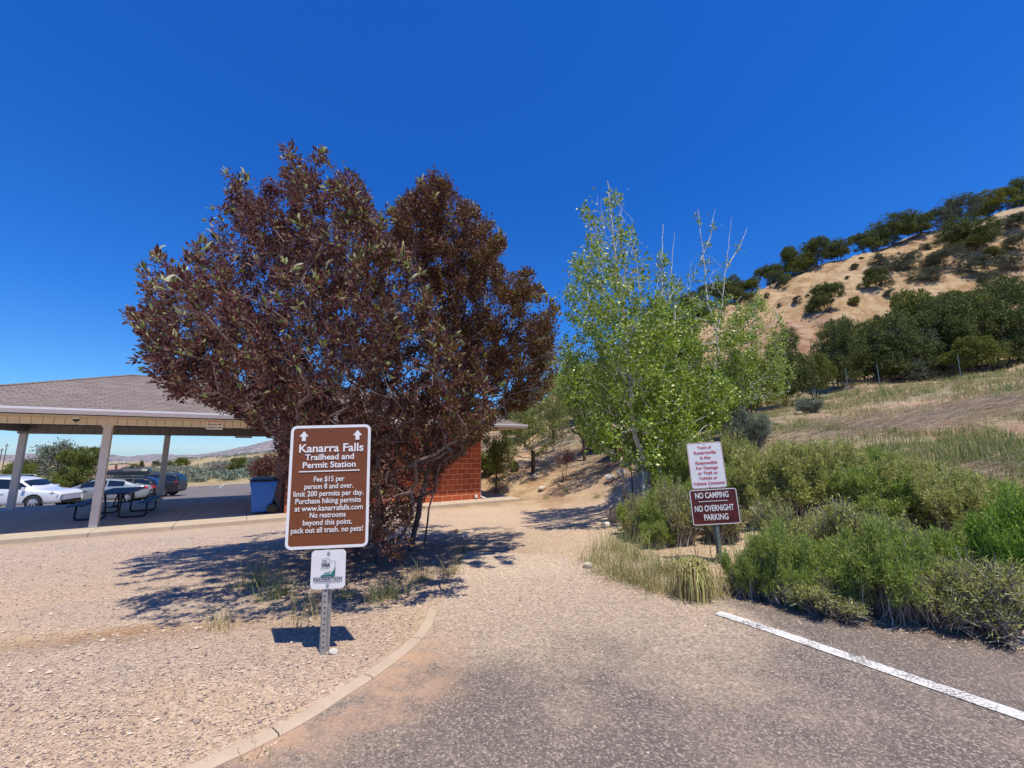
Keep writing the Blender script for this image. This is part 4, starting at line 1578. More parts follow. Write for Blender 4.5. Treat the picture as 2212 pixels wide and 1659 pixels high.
def car_at(px, py, f, x_along, rz):
    """place so that the point x_along ahead of the centre stands on the ground at that place"""
    a, b = ray(px, py)
    x, y = a * f, f
    cx, cy = x - math.cos(rz) * x_along, y - math.sin(rz) * x_along
    return (cx, cy, h(cx, cy) + .02)


CD = BANG + R(0)       # facade direction seen from above
cr = R(12)
make_car('parked_car', 'white car at the left behind the shelter, front wheel and bonnet in view', 'suv_white', car_at(103, 1093, 22.6, 1.45, cr), cr, M['car_white'])
cr2 = R(200)
make_car('parked_car', 'pearl silver sedan parked between the white car and the black wagon', 'sedan', car_at(160, 1086, 25.2, 1.42, cr2), cr2, M['car_silver'])
cr3 = R(205)
make_car('parked_car', 'black wagon carrying a long black roof box beside the tail of the silver sedan', 'wagon', car_at(297, 1082, 26.6, -1.2, cr3), cr3, M['car_black'], roofbox=True)
cr4 = R(197)
make_car('parked_car', 'dark grey boxy car standing by itself nearest the open lot', 'suv_dark', car_at(361, 1072, 33.0, -1.38, cr4), cr4, M['car_grey'])


def make_trailer():
    x, y, z = P(73, 1021, 92)
    z = h(x, y)
    t = empty('cargo_trailer', (x, y, z), R(50), 'white box trailer on the dirt drive far behind the shelter', 'trailer')
    mb = MB(); mb.box(-1.25, 1.25, -2.4, 2.4, .55, 2.75); mb.build('box', M['trailer'], t, bevel=.06)
    mb = MB(); mb.box(-1.15, 1.15, -2.42, -2.405, .65, 2.65); mb.build('door', M['white_metal'], t)
    mb = MB(); mb.box(-1.25, 1.25, -2.43, -2.41, .45, .55); mb.build('bumper', M['black'], t)
    for sx in (-1, 1):
        mb = MB(); Mx = Matrix.Translation((sx * 1.2, 0, .35)) @ Matrix.Rotation(math.pi / 2, 4, 'Y'); mb.lathe([(0, -.1), (.35, -.1), (.35, .1), (0, .1)], 16, Mx); mb.build('wheel', M['tyre'], t)
    mb = MB(); mb.box(-1.0, 1.0, -2.2, 2.2, .40, .55); mb.build('chassis', M['black'], t)


make_trailer()


# ================================================================== vegetation
def unit(a):
    return a / np.maximum(np.linalg.norm(a, axis=-1, keepdims=True), 1e-9)


def leaf_quads(Pn, D, L, W, rng, fold=.25):
    """one folded diamond per leaf: Pn base points, D unit directions, L lengths, W widths"""
    n = len(Pn)
    S = unit(np.cross(D, unit(rng.normal(size=(n, 3)))))
    N = np.cross(S, D)
    L = np.broadcast_to(L, (n,))[:, None]
    W = np.broadcast_to(W, (n,))[:, None]
    mid = Pn + D * L * .45
    V = np.stack([Pn, mid + S * W * .5 + N * W * fold, Pn + D * L, mid - S * W * .5 + N * W * fold], 1).reshape(-1, 3)
    F = np.arange(n * 4).reshape(n, 4)
    return V, F


def grow(stems, targets, step, rng, wander=.12, up=.15, start=0):
    """skeleton: stems are polylines; each target is joined to the nearest node by a bent path"""
    nodes, par = [], []
    for st_ in stems:
        prev = -1
        st_ = [np.array(p, float) for p in st_]
        for a, b in zip(st_[:-1], st_[1:]):
            k = max(1, int(np.linalg.norm(b - a) / step))
            for i in range(k):
                nodes.append(a + (b - a) * i / k + rng.normal(size=3) * step * .05)
                par.append(prev)
                prev = len(nodes) - 1
        nodes.append(st_[-1]); par.append(prev)
    N = np.zeros((len(nodes) + len(targets) * 14, 3))
    N[:len(nodes)] = nodes
    cnt = len(nodes)
    root = np.mean([s_[0] for s_ in stems], axis=0)
    order = np.argsort(np.linalg.norm(targets - root, axis=1) + rng.random(len(targets)) * .8)
    tips = []
    for ti in order:
        T = targets[ti]
        d = N[:cnt] - T
        dist = np.linalg.norm(d, axis=1)
        out = unit(-d) @ unit((T - root)[None])[0]
        rise = (N[:cnt, 2] - T[2])
        cost = dist * (1.5 - .5 * out) + np.maximum(rise, 0) * 1.3
        j = int(np.argmin(cost))
        if dist[j] < step * .5: continue
        k = min(13, max(1, int(round(dist[j] / step))))
        pj = par[j]
        t0 = unit((N[j] - N[pj])[None])[0] if pj >= 0 else np.array([0, 0, 1.0])
        c = N[j] + (t0 * .55 + np.array([0, 0, up])) * dist[j] * .45
        prev = j
        for i in range(1, k + 1):
            u_ = i / k
            q = (1 - u_) ** 2 * N[j] + 2 * u_ * (1 - u_) * c + u_ ** 2 * T + rng.normal(size=3) * wander * step * (u_ < .99)
            N[cnt] = q
            par.append(prev)
            prev = cnt
            cnt += 1
        tips.append(prev)
    N = N[:cnt]
    par = np.array(par)
    w = np.zeros(cnt)
    w[tips] = 1
    w[w == 0] = 0
    for i in range(cnt - 1, -1, -1):
        if par[i] >= 0: w[par[i]] += w[i]
    return N, par, np.maximum(w, 1), np.array(tips)


def branch_mesh(name, N, par, rad, mat, parent, sides=5, rmin=0.0, root_in=.1):
    idx = np.where((par >= 0) & (rad >= rmin))[0]
    A, B = N[par[idx]], N[idx]
    ra, rb = rad[par[idx]], rad[idx]
    ra = np.minimum(ra, rb * 1.35 + .002)
    D = unit(B - A)
    ref = np.tile(np.array([.31, .17, .93]), (len(idx), 1))
    S = unit(np.cross(D, ref))
    U = np.cross(D, S)
    A = A - D * np.minimum(ra[:, None] * .4, .02)
    ang = 2 * np.pi * np.arange(sides) / sides
    C = np.cos(ang)[None, :, None]
    Sn = np.sin(ang)[None, :, None]
    R0 = A[:, None] + (S[:, None] * C + U[:, None] * Sn) * ra[:, None, None]
    R1 = B[:, None] + (S[:, None] * C + U[:, None] * Sn) * rb[:, None, None]
    V = np.concatenate([R0, R1], 1).reshape(-1, 3)
    k = np.arange(sides)
    k2 = (k + 1) % sides
    base = (np.arange(len(idx)) * 2 * sides)[:, None]
    F = np.stack([base + k, base + k2, base + sides + k2, base + sides + k], 2).reshape(-1, 4)
    return qmesh(name, V, F, mat, smooth=True, parent=parent)


def in_ell(Pn, c, r):
    return (((Pn - np.array(c)) / np.array(r)) ** 2).sum(1) < 1


# ------------------------------------------------------------------ the purple-leaved tree
POLY_TREE = [(505, 322), (560, 330), (640, 312), (700, 318), (760, 370), (795, 395), (800, 450), (835, 478), (850, 440), (900, 400), (935, 372), (970, 380),
             (985, 430), (1030, 440), (1085, 500), (1095, 545), (1060, 560), (1110, 595), (1150, 580), (1175, 630), (1205, 670), (1190, 720), (1210, 760),
             (1195, 830), (1140, 880), (1080, 910), (1040, 935), (1005, 985), (955, 1010), (945, 1060), (912, 1090), (900, 1150), (870, 1215), (700, 1225),
             (640, 1170), (615, 1000), (600, 945), (550, 925), (470, 880), (380, 850), (300, 800), (265, 770), (330, 745), (262, 690), (300, 640), (290, 600),
             (320, 545), (400, 560), (420, 520), (450, 455), (510, 400), (470, 385), (500, 360)]


def make_purple_tree():
    rng = np.random.default_rng(11)
    gx, gy = -2.0, 6.7
    gz = h(gx, gy)
    t = empty('purple_leaved_tree', (gx, gy, gz), 0, 'large bushy tree with dark purple leaves and pale new tips behind the brown sign', 'tree')
    O = np.array([gx, gy, gz])
    n = 90000
    Q = rng.uniform([-6.5, 2.4, -.1], [2.2, 10.8, 7.6], size=(n, 3))
    big = in_ell(Q, (-2.1, 6.5, 3.55), (3.6, 3.5, 3.7))
    left_ = in_ell(Q, (-3.3, 4.45, 2.85), (1.9, 1.9, 1.55))
    skirt = in_ell(Q, (-1.30, 7.4, 1.25), (1.15, 1.2, 1.2)) | in_ell(Q, (-2.45, 6.9, .9), (1.2, 1.1, 1.3))
    px, py = proj(Q)
    ok = (big | left_ | skirt) & inpoly(px, py, POLY_TREE)
    # uneven masses with gaps near the outside
    e = (((Q - np.array((-2.1, 6.5, 3.55))) / np.array((3.6, 3.5, 3.7))) ** 2).sum(1) ** .5
    lump = fbm(Q[:, 0] * .9 + Q[:, 2] * .45, Q[:, 1] * .9 + Q[:, 2] * .7, 3)
    ok &= ((lump > .30 + .20 * (e > .7)) | skirt) & ((e > .40) | (rng.random(n) < .4))
    Q = Q[ok]
    Q = Q[:7000]
    cell = {}
    for q in Q: cell.setdefault(tuple((q / .5).astype(int)), []).append(1)
    Q = np.array([q for q in Q if sum(len(cell.get((int(q[0] / .5) + i, int(q[1] / .5) + j, int(q[2] / .5) + k), ())) for i in (-1, 0, 1) for j in (-1, 0, 1) for k in (-1, 0, 1)) > 9])
    print('targets', len(Q))
    stems = []
    bases = [(-2.05, 6.75), (-1.72, 7.05), (-2.35, 6.55), (-1.95, 6.2), (-2.6, 7.1), (-1.55, 7.5)]
    tops = [(-2.4, 6.2, 4.2), (-.6, 7.3, 3.6), (-3.4, 4.9, 2.9), (-1.7, 5.0, 3.8), (-3.4, 7.9, 3.9), (-.9, 8.6, 3.9)]
    for (bx, by), tp in zip(bases, tops):
        b = np.array([bx, by, h(bx, by) - .1])
        tp = np.array(tp)
        m = b * .55 + tp * .45 + np.array([0, 0, .5]) + rng.normal(size=3) * .12
        m1 = b * .8 + tp * .2 + np.array([0, 0, .35])
        stems.append([b, m1, m, tp])
    N, par, w, tips = grow(stems, Q, .22, rng)
    rad = .0022 * w ** .44
    rad = np.minimum(rad, .062)
    branch_mesh('trunk', N - O, par, rad, M['bark_brown'], t, 6, .0023)
    # leaves: along every thin shoot, most at the tips
    e_n = (((N - np.array((-2.1, 6.5, 3.55))) / np.array((3.6, 3.5, 3.7))) ** 2).sum(1) ** .5
    thin = np.where((w < 7) & (par >= 0))[0]
    reps = np.where(w[thin] <= 1.5, 76, 56)
    cl = fbm(N[thin][:, 0] * 1.6 + N[thin][:, 2] * 1.1, N[thin][:, 1] * 1.6 + N[thin][:, 2] * .9, 3)
    reps = (reps * np.clip(.2 + (cl - .32) * 4.6, .15, 1.7) * (1.4 - .75 * np.clip((e_n[thin] - .72) * 4, 0, 1))).astype(int)
    low = N[thin][:, 2] < 2.6
    reps = np.where(low, (reps * np.clip(.55 + N[thin][:, 2] * .25, .55, 1.1)).astype(int), reps)
    ii = np.repeat(thin, reps)
    u_ = rng.random(len(ii))[:, None]
    base = N[par[ii]] * (1 - u_) + N[ii] * u_
    tw = unit(N[ii] - N[par[ii]])
    rnd = unit(rng.normal(size=(len(ii), 3)))
    D = unit(tw * .7 + rnd * .85 + np.array([0, 0, .18]))
    L = rng.uniform(.034, .062, len(ii))
    V, F = leaf_quads(base + rnd * rng.random((len(ii), 1)) * .085, D, L, L * .48, rng)
    hgt = base[:, 2]
    mi = np.zeros(len(ii), int)
    r1 = rng.random(len(ii))
    bronze = np.clip((base[:, 0] + 2.2) * .22 + .12, .08, .75)
    mi[r1 < bronze] = 1
    outer = np.clip((e_n[ii] - .72) * 3, 0, 1) * sst(1.8, 4.0, hgt)
    mi[(r1 > .5) & (rng.random(len(ii)) < outer * .42 + .03 * (base[:, 0] > -2.2) + .012)] = 2
    # tip rosettes: pale new leaves and curved flower spikes on the outer shoots
    px, py = proj(N[tips])
    tt = tips[(e_n[tips] > .72) & (N[tips][:, 2] > 1.7)]
    jj = np.repeat(tt, 5)
    tw2 = unit(N[jj] - N[par[jj]] + np.array([0, 0, .05]))
    D2 = unit(tw2 * 1.1 + rng.normal(size=(len(jj), 3)) * .55 + np.array([0, 0, .25]))
    L2 = rng.uniform(.06, .10, len(jj))
    V2, F2 = leaf_quads(N[jj], D2, L2, L2 * .38, rng)
    m2 = np.where(rng.random(len(jj)) < np.clip(.28 + .14 * (N[jj][:, 2] - 2.5), .15, .75), 2, 0)
    crown = qmesh('crown', np.concatenate([V, V2]) - O, np.concatenate([F, F2 + len(V)]), [M['leaf_purple'], M['leaf_bronze'], M['leaf_new']], np.concatenate([mi, m2]), parent=t)
    # drooping flower spikes
    ks = tt[rng.random(len(tt)) < np.clip(.1 + .22 * (N[tt][:, 2] - 1.8), .1, .95)]
    tw3 = unit(N[ks] - N[par[ks]] + np.array([0, 0, .3]))
    side = unit(np.stack([rng.normal(size=len(ks)), rng.normal(size=len(ks)), np.zeros(len(ks))], 1))
    Vs, Fs = [], []
    p = N[ks].copy()
    d = unit(tw3 + side * .3)
    seg = .028
    wd = .015
    S = unit(np.cross(d, np.array([.2, .1, 1.0])))
    rows = []
    for k in range(5):
        rows.append((p - S * wd * (1 - k * .12), p + S * wd * (1 - k * .12)))
        p = p + d * seg
        d = unit(d + side * .22 + np.array([0, 0, -.22]))
    V3 = np.stack([q for r_ in rows for q in r_], 1)
    F3 = np.concatenate([np.stack([np.arange(len(ks)) * 10 + 2 * k, np.arange(len(ks)) * 10 + 2 * k + 1, np.arange(len(ks)) * 10 + 2 * k + 3, np.arange(len(ks)) * 10 + 2 * k + 2], 1) for k in range(4)])
    fs_o = qmesh('flower_spikes', V3.reshape(-1, 3) - O, F3, leafmat('pale_flower_spike', [(0, (.42, .46, .22)), (.6, (.58, .60, .36)), (1, (.70, .70, .50))], .7, .3), parent=t)
    fs_o['kind'] = 'stuff'
    print('purple tree leaves', len(V) // 4 + len(V2) // 4, 'nodes', len(N))


make_purple_tree()


# ------------------------------------------------------------------ aspens
def make_aspen(name, label, base, spine, poly, c, r, ntar, leafm, leafn, lsize, seed, barkm, thin_top=None, rbase=.075, leaf2=None, group='aspens by the path', extra=(), tipk=30, midk=20):
    rng = np.random.default_rng(seed)
    bx, by = base
    gz = h(bx, by)
    O = np.array([bx, by, gz])
    t = empty(name, tuple(O), 0, label, 'tree', group)
    stems = [[np.array([bx, by, gz - .1])] + [np.array(P(*q)) for q in spine]]
    for ex in extra:
        stems.append([np.array(P(*q)) for q in ex])
    Q = rng.uniform(np.array(c) - np.array(r), np.array(c) + np.array(r), size=(ntar * 14, 3))
    ok = in_ell(Q, c, r)
    px, py = proj(Q)
    ok &= inpoly(px, py, poly)
    lump = fbm(Q[:, 0] * 1.5 + Q[:, 2] * .9 + seed, Q[:, 1] * 1.5 + Q[:, 2] * 1.2, 3)
    ok &= lump > .43
    Q = Q[ok][:ntar]
    # link the extra stems to the main one
    N, par, w, tips = grow(stems, Q, .22, rng, .10, .35)
    for i in range(1, len(N)):
        pass
    roots = np.where(par < 0)[0]
    for rt in roots[1:]:
        main = np.where(np.arange(len(N)) < rt)[0]
        j = main[np.argmin(np.linalg.norm(N[main] - N[rt], axis=1) + 10 * (N[main, 2] > N[rt, 2]))]
        par[rt] = j
    w2 = np.zeros(len(N)); w2[tips] = 1
    for i in range(len(N) - 1, -1, -1):
        if par[i] >= 0: w2[par[i]] += w2[i]
    w = np.maximum(w2, 1)
    zz = (N[:, 2] - gz) / max(.1, (N[:, 2].max() - gz))
    rad = np.minimum(.0024 * w ** .42, rbase)
    on_stem = np.arange(len(N)) < (len(N) if False else 0)
    # spine keeps a visible thickness
    ns = 0
    for st_ in stems:
        d = 0
        for a, b in zip(st_[:-1], st_[1:]):
            d += max(1, int(np.linalg.norm(b - a) / .22))
        cnt = d + 1
        k = np.arange(cnt) / max(1, cnt - 1)
        r0 = rbase if ns == 0 else rbase * .42
        rad[ns:ns + cnt] = np.maximum(rad[ns:ns + cnt], r0 * (1 - k * .88))
        ns += cnt
    branch_mesh('trunk', N - O, par, rad, barkm, t, 7, .0028)
    thin = np.where((w < 9) & (par >= 0))[0]
    reps = np.where(w[thin] <= 1.5, tipk, midk)
    if thin_top is not None:
        pxx, pyy = proj(N[thin])
        keep = rng.random(len(thin)) < np.clip((pyy - thin_top[0]) / (thin_top[1] - thin_top[0]), thin_top[2], 1)
        reps = np.where(keep, reps, 0)
    ii = np.repeat(thin, reps)
    u_ = rng.random(len(ii))[:, None]
    b = N[par[ii]] * (1 - u_) + N[ii] * u_ + rng.normal(size=(len(ii), 3)) * .075
    D = unit(rng.normal(size=(len(ii), 3)) + np.array([0, 0, -.5]))
    L = rng.uniform(.8, 1.2, len(ii)) * lsize
    V, F = leaf_quads(b, D, L, L * .85, rng, .12)
    mi = (rng.random(len(ii)) < .15).astype(int)
    qmesh('crown', V - O, F, [leafm, leaf2 or leafm], mi, parent=t)
    print(name, len(ii))
    return t


pA = [(1308, 376), (1320, 410), (1345, 415), (1350, 460), (1385, 500), (1405, 560), (1400, 620), (1440, 640), (1470, 760), (1500, 900), (1480, 990), (1400, 1005), (1330, 990), (1265, 965), (1228, 880), (1210, 790), (1222, 690), (1212, 640),
      (1235, 600), (1240, 545), (1262, 520), (1250, 450), (1275, 420), (1300, 415)]
a0_ = hit(1397, 1092)
make_aspen('aspen_tree', 'tall aspen with the leaning black-scarred white trunk beside the water hydrant', a0_[:2],
           [(1392, 1000, 11.2), (1372, 945, 11.1), (1362, 840, 10.8), (1350, 700, 10.4), (1330, 560, 10.1), (1312, 390, 9.9)], pA, (2.6, 9.9, 4.4), (2.3, 2.7, 4.8), 1500, M['aspen_leaf'], 0, .074, 21, M['bark_aspen'],
           (430, 800, .13), .085, M['leaf_new'], extra=[[(1352, 760, 10.6), (1385, 650, 10.6), (1370, 520, 10.6)], [(1360, 830, 10.8), (1290, 740, 10.0), (1262, 600, 9.8)], [(1368, 900, 10.9), (1320, 800, 9.4), (1330, 700, 8.6)]])
pB = [(1425, 478), (1445, 500), (1440, 560), (1475, 590), (1470, 640), (1500, 700), (1540, 800), (1590, 830), (1570, 900), (1540, 980), (1480, 1040), (1410, 1040), (1340, 985), (1360, 860), (1400, 760), (1400, 700), (1420, 640), (1412, 560)]
b0_ = hit(1428, 1085)
make_aspen('aspen_tree', 'aspen with the thick bare white upper stem and straight dark lower trunk', b0_[:2],
           [(1424, 1000, 11.9), (1430, 900, 11.9), (1436, 760, 11.9), (1428, 660, 11.9), (1430, 590, 11.9), (1432, 485, 11.9)], pB, (4.6, 11.7, 3.3), (2.1, 2.2, 4.2), 1300, M['aspen_leaf'], 0, .076, 22, M['bark_aspen'],
           (560, 800, .06), .075, M['leaf_new'], extra=[[(1460, 800, 11.8), (1457, 661, 11.8), (1450, 590, 11.8), (1457, 500, 11.8)]])
pC = [(1505, 450), (1520, 460), (1540, 560), (1570, 470), (1620, 480), (1600, 560), (1610, 620), (1640, 660), (1640, 760), (1600, 860), (1560, 930), (1500, 950), (1470, 900), (1490, 800), (1490, 700), (1480, 600), (1500, 540)]
c0_ = hit(1480, 1060)
make_aspen('aspen_tree', 'slender aspen whose white stem forks into two nearly bare tops', c0_[:2],
           [(1500, 960, 12.8), (1530, 850, 12.8), (1552, 760, 12.8), (1547, 715, 12.8), (1530, 660, 12.8), (1520, 560, 12.8), (1507, 452, 12.8)], pC, (6.0, 12.8, 4.2), (1.7, 1.6, 4.6), 420, M['aspen_leaf'], 0, .070, 23, M['bark_aspen'],
           (520, 780, .06), .055, M['leaf_new'], extra=[[(1550, 722, 12.8), (1562, 640, 12.8), (1570, 560, 12.8), (1583, 455, 12.8)], [(1568, 580, 12.8), (1600, 530, 12.8), (1618, 480, 12.8)], [(1515, 560, 12.8), (1535, 510, 12.8), (1546, 440, 12.8)]])
pD = [(1640, 610), (1665, 640), (1700, 700), (1710, 760), (1720, 830), (1690, 870), (1640, 860), (1590, 900), (1540, 940), (1500, 900), (1520, 820), (1560, 720), (1610, 650)]
d0_ = hit(1570, 960)
make_aspen('young_aspen_tree', 'young tree with loose yellow-green leaves before the dark junipers', (P(1590, 900, 13.6)[0], 13.6),
           [(1600, 850, 13.6), (1615, 750, 13.6), (1640, 625, 13.6)], pD, (7.6, 13.6, 4.0), (2.3, 1.9, 3.0), 620, M['yellow_leaf'], 0, .065, 24, M['bark_aspen'], None, .045, M['leaf_new'], tipk=24, midk=14,
           extra=[[(1600, 860, 13.6), (1660, 800, 13.6), (1690, 740, 13.6)]])


# ------------------------------------------------------------------ broadleaf trees on the embankment
def make_round_tree(name, label, px, pyb, pyt, pw, leafm, barkm, seed, trunk_frac=.28, ntar=260, lsize=.07, rbase=.07, f=None, group=None, nleaf=9, lean=0.0, cat='tree', stems_n=1, squash=1.0, xtar=None):
    rng = np.random.default_rng(seed)
    if f is None:
        g = hit(px, pyb)
    else:
        a, b = ray(px, pyb)
        g = (a * f, f, h(a * f, f))
    k = g[1] * 1.0 / FPX
    ht = (pyb - pyt) * k * (1.02)
    wd = pw * k / 2
    t = empty(name, g, 0, label, cat, group)
    c = np.array([lean, 0, ht * (trunk_frac + 1) / 2])
    r = np.array([wd, wd * .9, ht * (1 - trunk_frac) / 2 * 1.04])
    Q = rng.normal(size=(ntar * 3, 3))
    Q = unit(Q) * (rng.random((len(Q), 1)) ** .45)
    Q = c + Q * r * (1 + .25 * (fbm(Q[:, 0] * 2 + seed, Q[:, 2] * 2 + Q[:, 1], 3)[:, None] - .45) * 2)
    lump = fbm(Q[:, 0] / wd * 2 + Q[:, 2] / wd + seed, Q[:, 1] / wd * 2 + Q[:, 2] / wd * 1.3, 3)
    Q = Q[lump > .38][:ntar]
    stems = []
    for s_ in range(stems_n):
        o = rng.normal(size=2) * .05 * (stems_n > 1)
        stems.append([np.array([o[0], o[1], -.1]), np.array([lean * .3 + o[0] * 2, o[1] * 2, ht * trunk_frac]), np.array([lean + o[0] * 6, o[1] * 6, ht * .72])])
    step = max(.12, ht * .05)
    N, par, w, tips = grow(stems, Q, step, rng)
    rad = np.minimum(lsize * .042 * w ** .46, rbase)
    ns = int(ht * trunk_frac / step) + 2
    rad[:ns] = np.maximum(rad[:ns], rbase * .85)
    branch_mesh('trunk', N, par, rad, barkm, t, 6, .003)
    thin = np.where((w < 6) & (par >= 0))[0]
    ii = np.repeat(thin, np.where(w[thin] <= 1.5, nleaf * 3, nleaf * 2))
    u_ = rng.random(len(ii))[:, None]
    b = N[par[ii]] * (1 - u_) + N[ii] * u_ + rng.normal(size=(len(ii), 3)) * lsize * 1.5
    D = unit(rng.normal(size=(len(ii), 3)))
    L = rng.uniform(.7, 1.25, len(ii)) * lsize
    V, F = leaf_quads(b, D, L, L * .6, rng, .15)
    qmesh('crown', V, F, leafm, parent=t)
    return t


G1 = 'small trees planted on the sandy embankment'
make_round_tree('shade_tree', 'small olive green tree with a short dark trunk on the sandy embankment', 1152, 1025, 850, 165, M['dull_leaf'], M['bark_dark'], 31, .22, 520, .075, .12, group=G1, nleaf=12)
make_round_tree('shade_tree', 'dark green small tree in shade close beside the red block wall corner', 1072, 1026, 905, 95, M['olive_leaf'], M['bark_dark'], 32, .18, 240, .07, .05, group=G1, nleaf=11, f=19)
make_round_tree('plum_sapling', 'spindly sapling with small dark red leaves on the sandy embankment', 1222, 1022, 945, 52, M['red_leaf'], M['bark_brown'], 33, .25, 70, .045, .02, group=G1, nleaf=8, stems_n=3, f=18.5)
make_round_tree('shade_tree', 'wide spreading olive tree with the thick dark trunk behind the hydrant', 1368, 1020, 800, 300, M['olive_leaf'], M['bark_dark'], 34, .24, 620, .08, .17, group=G1, nleaf=11, f=16.5)
make_round_tree('shade_tree', 'light green tree rising behind the small olive tree on the embankment', 1262, 985, 760, 190, M['yellow_leaf'], M['bark_dark'], 35, .2, 420, .085, .1, group=G1, nleaf=10, f=21)
make_round_tree('shade_tree', 'tall olive green tree between the purple tree and the aspens', 1195, 975, 745, 170, M['olive_leaf'], M['bark_dark'], 36, .15, 380, .09, .1, group=G1, nleaf=10, f=25)


# ------------------------------------------------------------------ junipers and shrubs on the hill
def juniper_proto(seed, n_cl, leaves, size, squash, mat, dens=.36, name='pinyon_juniper', trunkh=.12, barkm='bark_dark', lobes=20):
    """unit tree: about 1 high and 1 wide; returns meshes"""
    rng = np.random.default_rng(seed)
    lc = []
    for k in range(lobes):
        a = rng.uniform(0, 2 * np.pi)
        rr = rng.uniform(.12, .34)
        z = rng.uniform(.14, .76)
        lc.append((rr * math.cos(a) * (1.25 - z * .7), rr * math.sin(a) * (1.25 - z * .7), z, rng.uniform(.11, .19)))
    lc.append((0, 0, .40, .30))
    lc.append((0.05, 0, .72, .19))
    C = []
    for (x, y, z, r_) in lc:
        q = unit(rng.normal(size=(n_cl // len(lc) + 1, 3))) * rng.uniform(.72, 1.05, (n_cl // len(lc) + 1, 1)) * r_
        q[:, 2] *= .8
        C.append(q + np.array([x, y, z]))
    C = np.concatenate(C)
    C = C[(C[:, 2] > trunkh)]
    C[:, 2] = np.clip(C[:, 2], 0, 1.02)
    ii = np.repeat(np.arange(len(C)), leaves)
    off = unit(rng.normal(size=(len(ii), 3))) * rng.random((len(ii), 1)) ** .5 * .048 * rng.uniform(.5, 1.35, (len(C), 1))[ii]
    b = C[ii] + off
    D = unit(off / .045 + np.array([0, 0, .5]) + rng.normal(size=off.shape) * .35)
    L = rng.uniform(.7, 1.3, len(ii)) * size
    V, F = leaf_quads(b, D, L, L * .5, rng, .15)
    crown = qmesh('crown', V, F, mat, link=False)
    tr = [[np.array([0, 0, -.06]), np.array([.02, .01, .25]), np.array([0.01, 0, .7])]]
    if lobes > 5: tr.append([np.array([.03, 0, -.06]), np.array([.12, .04, .2]), np.array([.2, .05, .55])]); tr.append([np.array([-.03, 0, -.06]), np.array([-.11, -.05, .22]), np.array([-.2, .02, .5])])
    N, par, w, tips = grow(tr, C[rng.permutation(len(C))[:60]], .06, rng)
    rad = np.minimum(.0028 * w ** .45, .022)
    o = branch_mesh('trunk', N, par, rad, M[barkm], None, 5)
    trunk = o.data
    bpy.data.objects.remove(o)
    return crown, trunk


JP = {}
JP['j'] = [juniper_proto(40 + k, 560, 50, .022, 1, M['juniper']) for k in range(4)]
JP['l'] = [juniper_proto(50 + k, 560, 50, .022, 1, M['juniper_light']) for k in range(3)]
JP['g'] = [juniper_proto(60 + k, 480, 42, .022, 1, M['juniper_grey'], trunkh=.04, barkm='bark_grey') for k in range(3)]
jrng = random.Random(8)


def plant(kind, px, pyb, hp, wp, label, name, cat, group, f=None, sink=0.0):
    if f is None:
        g = hit(px, pyb)
    else:
        a, b = ray(px, pyb)
        g = (a * f, f, h(a * f, f))
    dep = g[1] * cp + (g[2] - CAM_H) * sp
    k = dep / FPX
    hz, wz = hp * k * 1.10, wp * k * 1.10
    t = empty(name, (g[0], g[1], g[2] - sink), jrng.uniform(0, 6.28), label, cat, group)
    cr_, tr_ = jrng.choice(JP[kind])
    for nm, me in (('trunk', tr_), ('crown', cr_)):
        o = bpy.data.objects.new(nm, me)
        COL.objects.link(o)
        o.parent = t
        o.scale = (wz, wz, hz)
    return t


def c6(x, y):
    return 1549 + .3 * x, 372 + .3 * y


GR = 'junipers along the skyline of the hill'
ridge = [(130, 900, 150, 170, 'j', 'leftmost dark juniper on the ridge, half behind the bare aspen tops'),
         (250, 800, 90, 180, 'l', 'low yellowish juniper on the ridge next to the leftmost one'),
         (385, 815, 150, 200, 'j', 'rounded dark juniper on the ridge at the edge of the bare buff slope'),
         (560, 790, 190, 190, 'j', 'juniper on the ridge at the top left of the buff slope'),
         (545, 810, 110, 130, 'l', 'small light green bush in front of the ridge junipers above the buff slope'),
         (665, 815, 110, 150, 'l', 'light green bush at the upper rim of the buff slope, right of its twin'),
         (735, 725, 180, 230, 'j', 'broad juniper on the ridge left of the grey rock patch'),
         (870, 640, 140, 200, 'j', 'flat topped juniper on the ridge above the grey rock patch'),
         (1055, 600, 130, 170, 'j', 'round juniper on the ridge just left of the large spreading one'),
         (1180, 610, 130, 140, 'j', 'small dark juniper tucked under the large spreading one'),
         (1285, 590, 190, 290, 'j', 'large spreading juniper with visible trunk on the middle of the ridge'),
         (1440, 440, 160, 190, 'j', 'upright juniper on the ridge above the red bed'),
         (1590, 420, 140, 190, 'g', 'grey green shrub on the ridge above the red bed'),
         (1770, 350, 190, 270, 'g', 'tall greyish tree on the upper ridge'),
         (1960, 300, 150, 230, 'l', 'wide green juniper on the upper ridge before the last rise'),
         (2100, 270, 140, 170, 'l', 'small green juniper high on the upper ridge'),
         (2215, 200, 190, 200, 'j', 'dark juniper at the very top of the ridge')]
for (x, y, hp, wp, kd, lab) in ridge:
    px, py = c6(x, y)
    plant(kd, px, py + 4, hp * .38, wp * .34, lab, 'pinyon_juniper', 'tree', GR, f=49 if y < 820 else None)
GS = 'trees and shrubs scattered on the hillside'
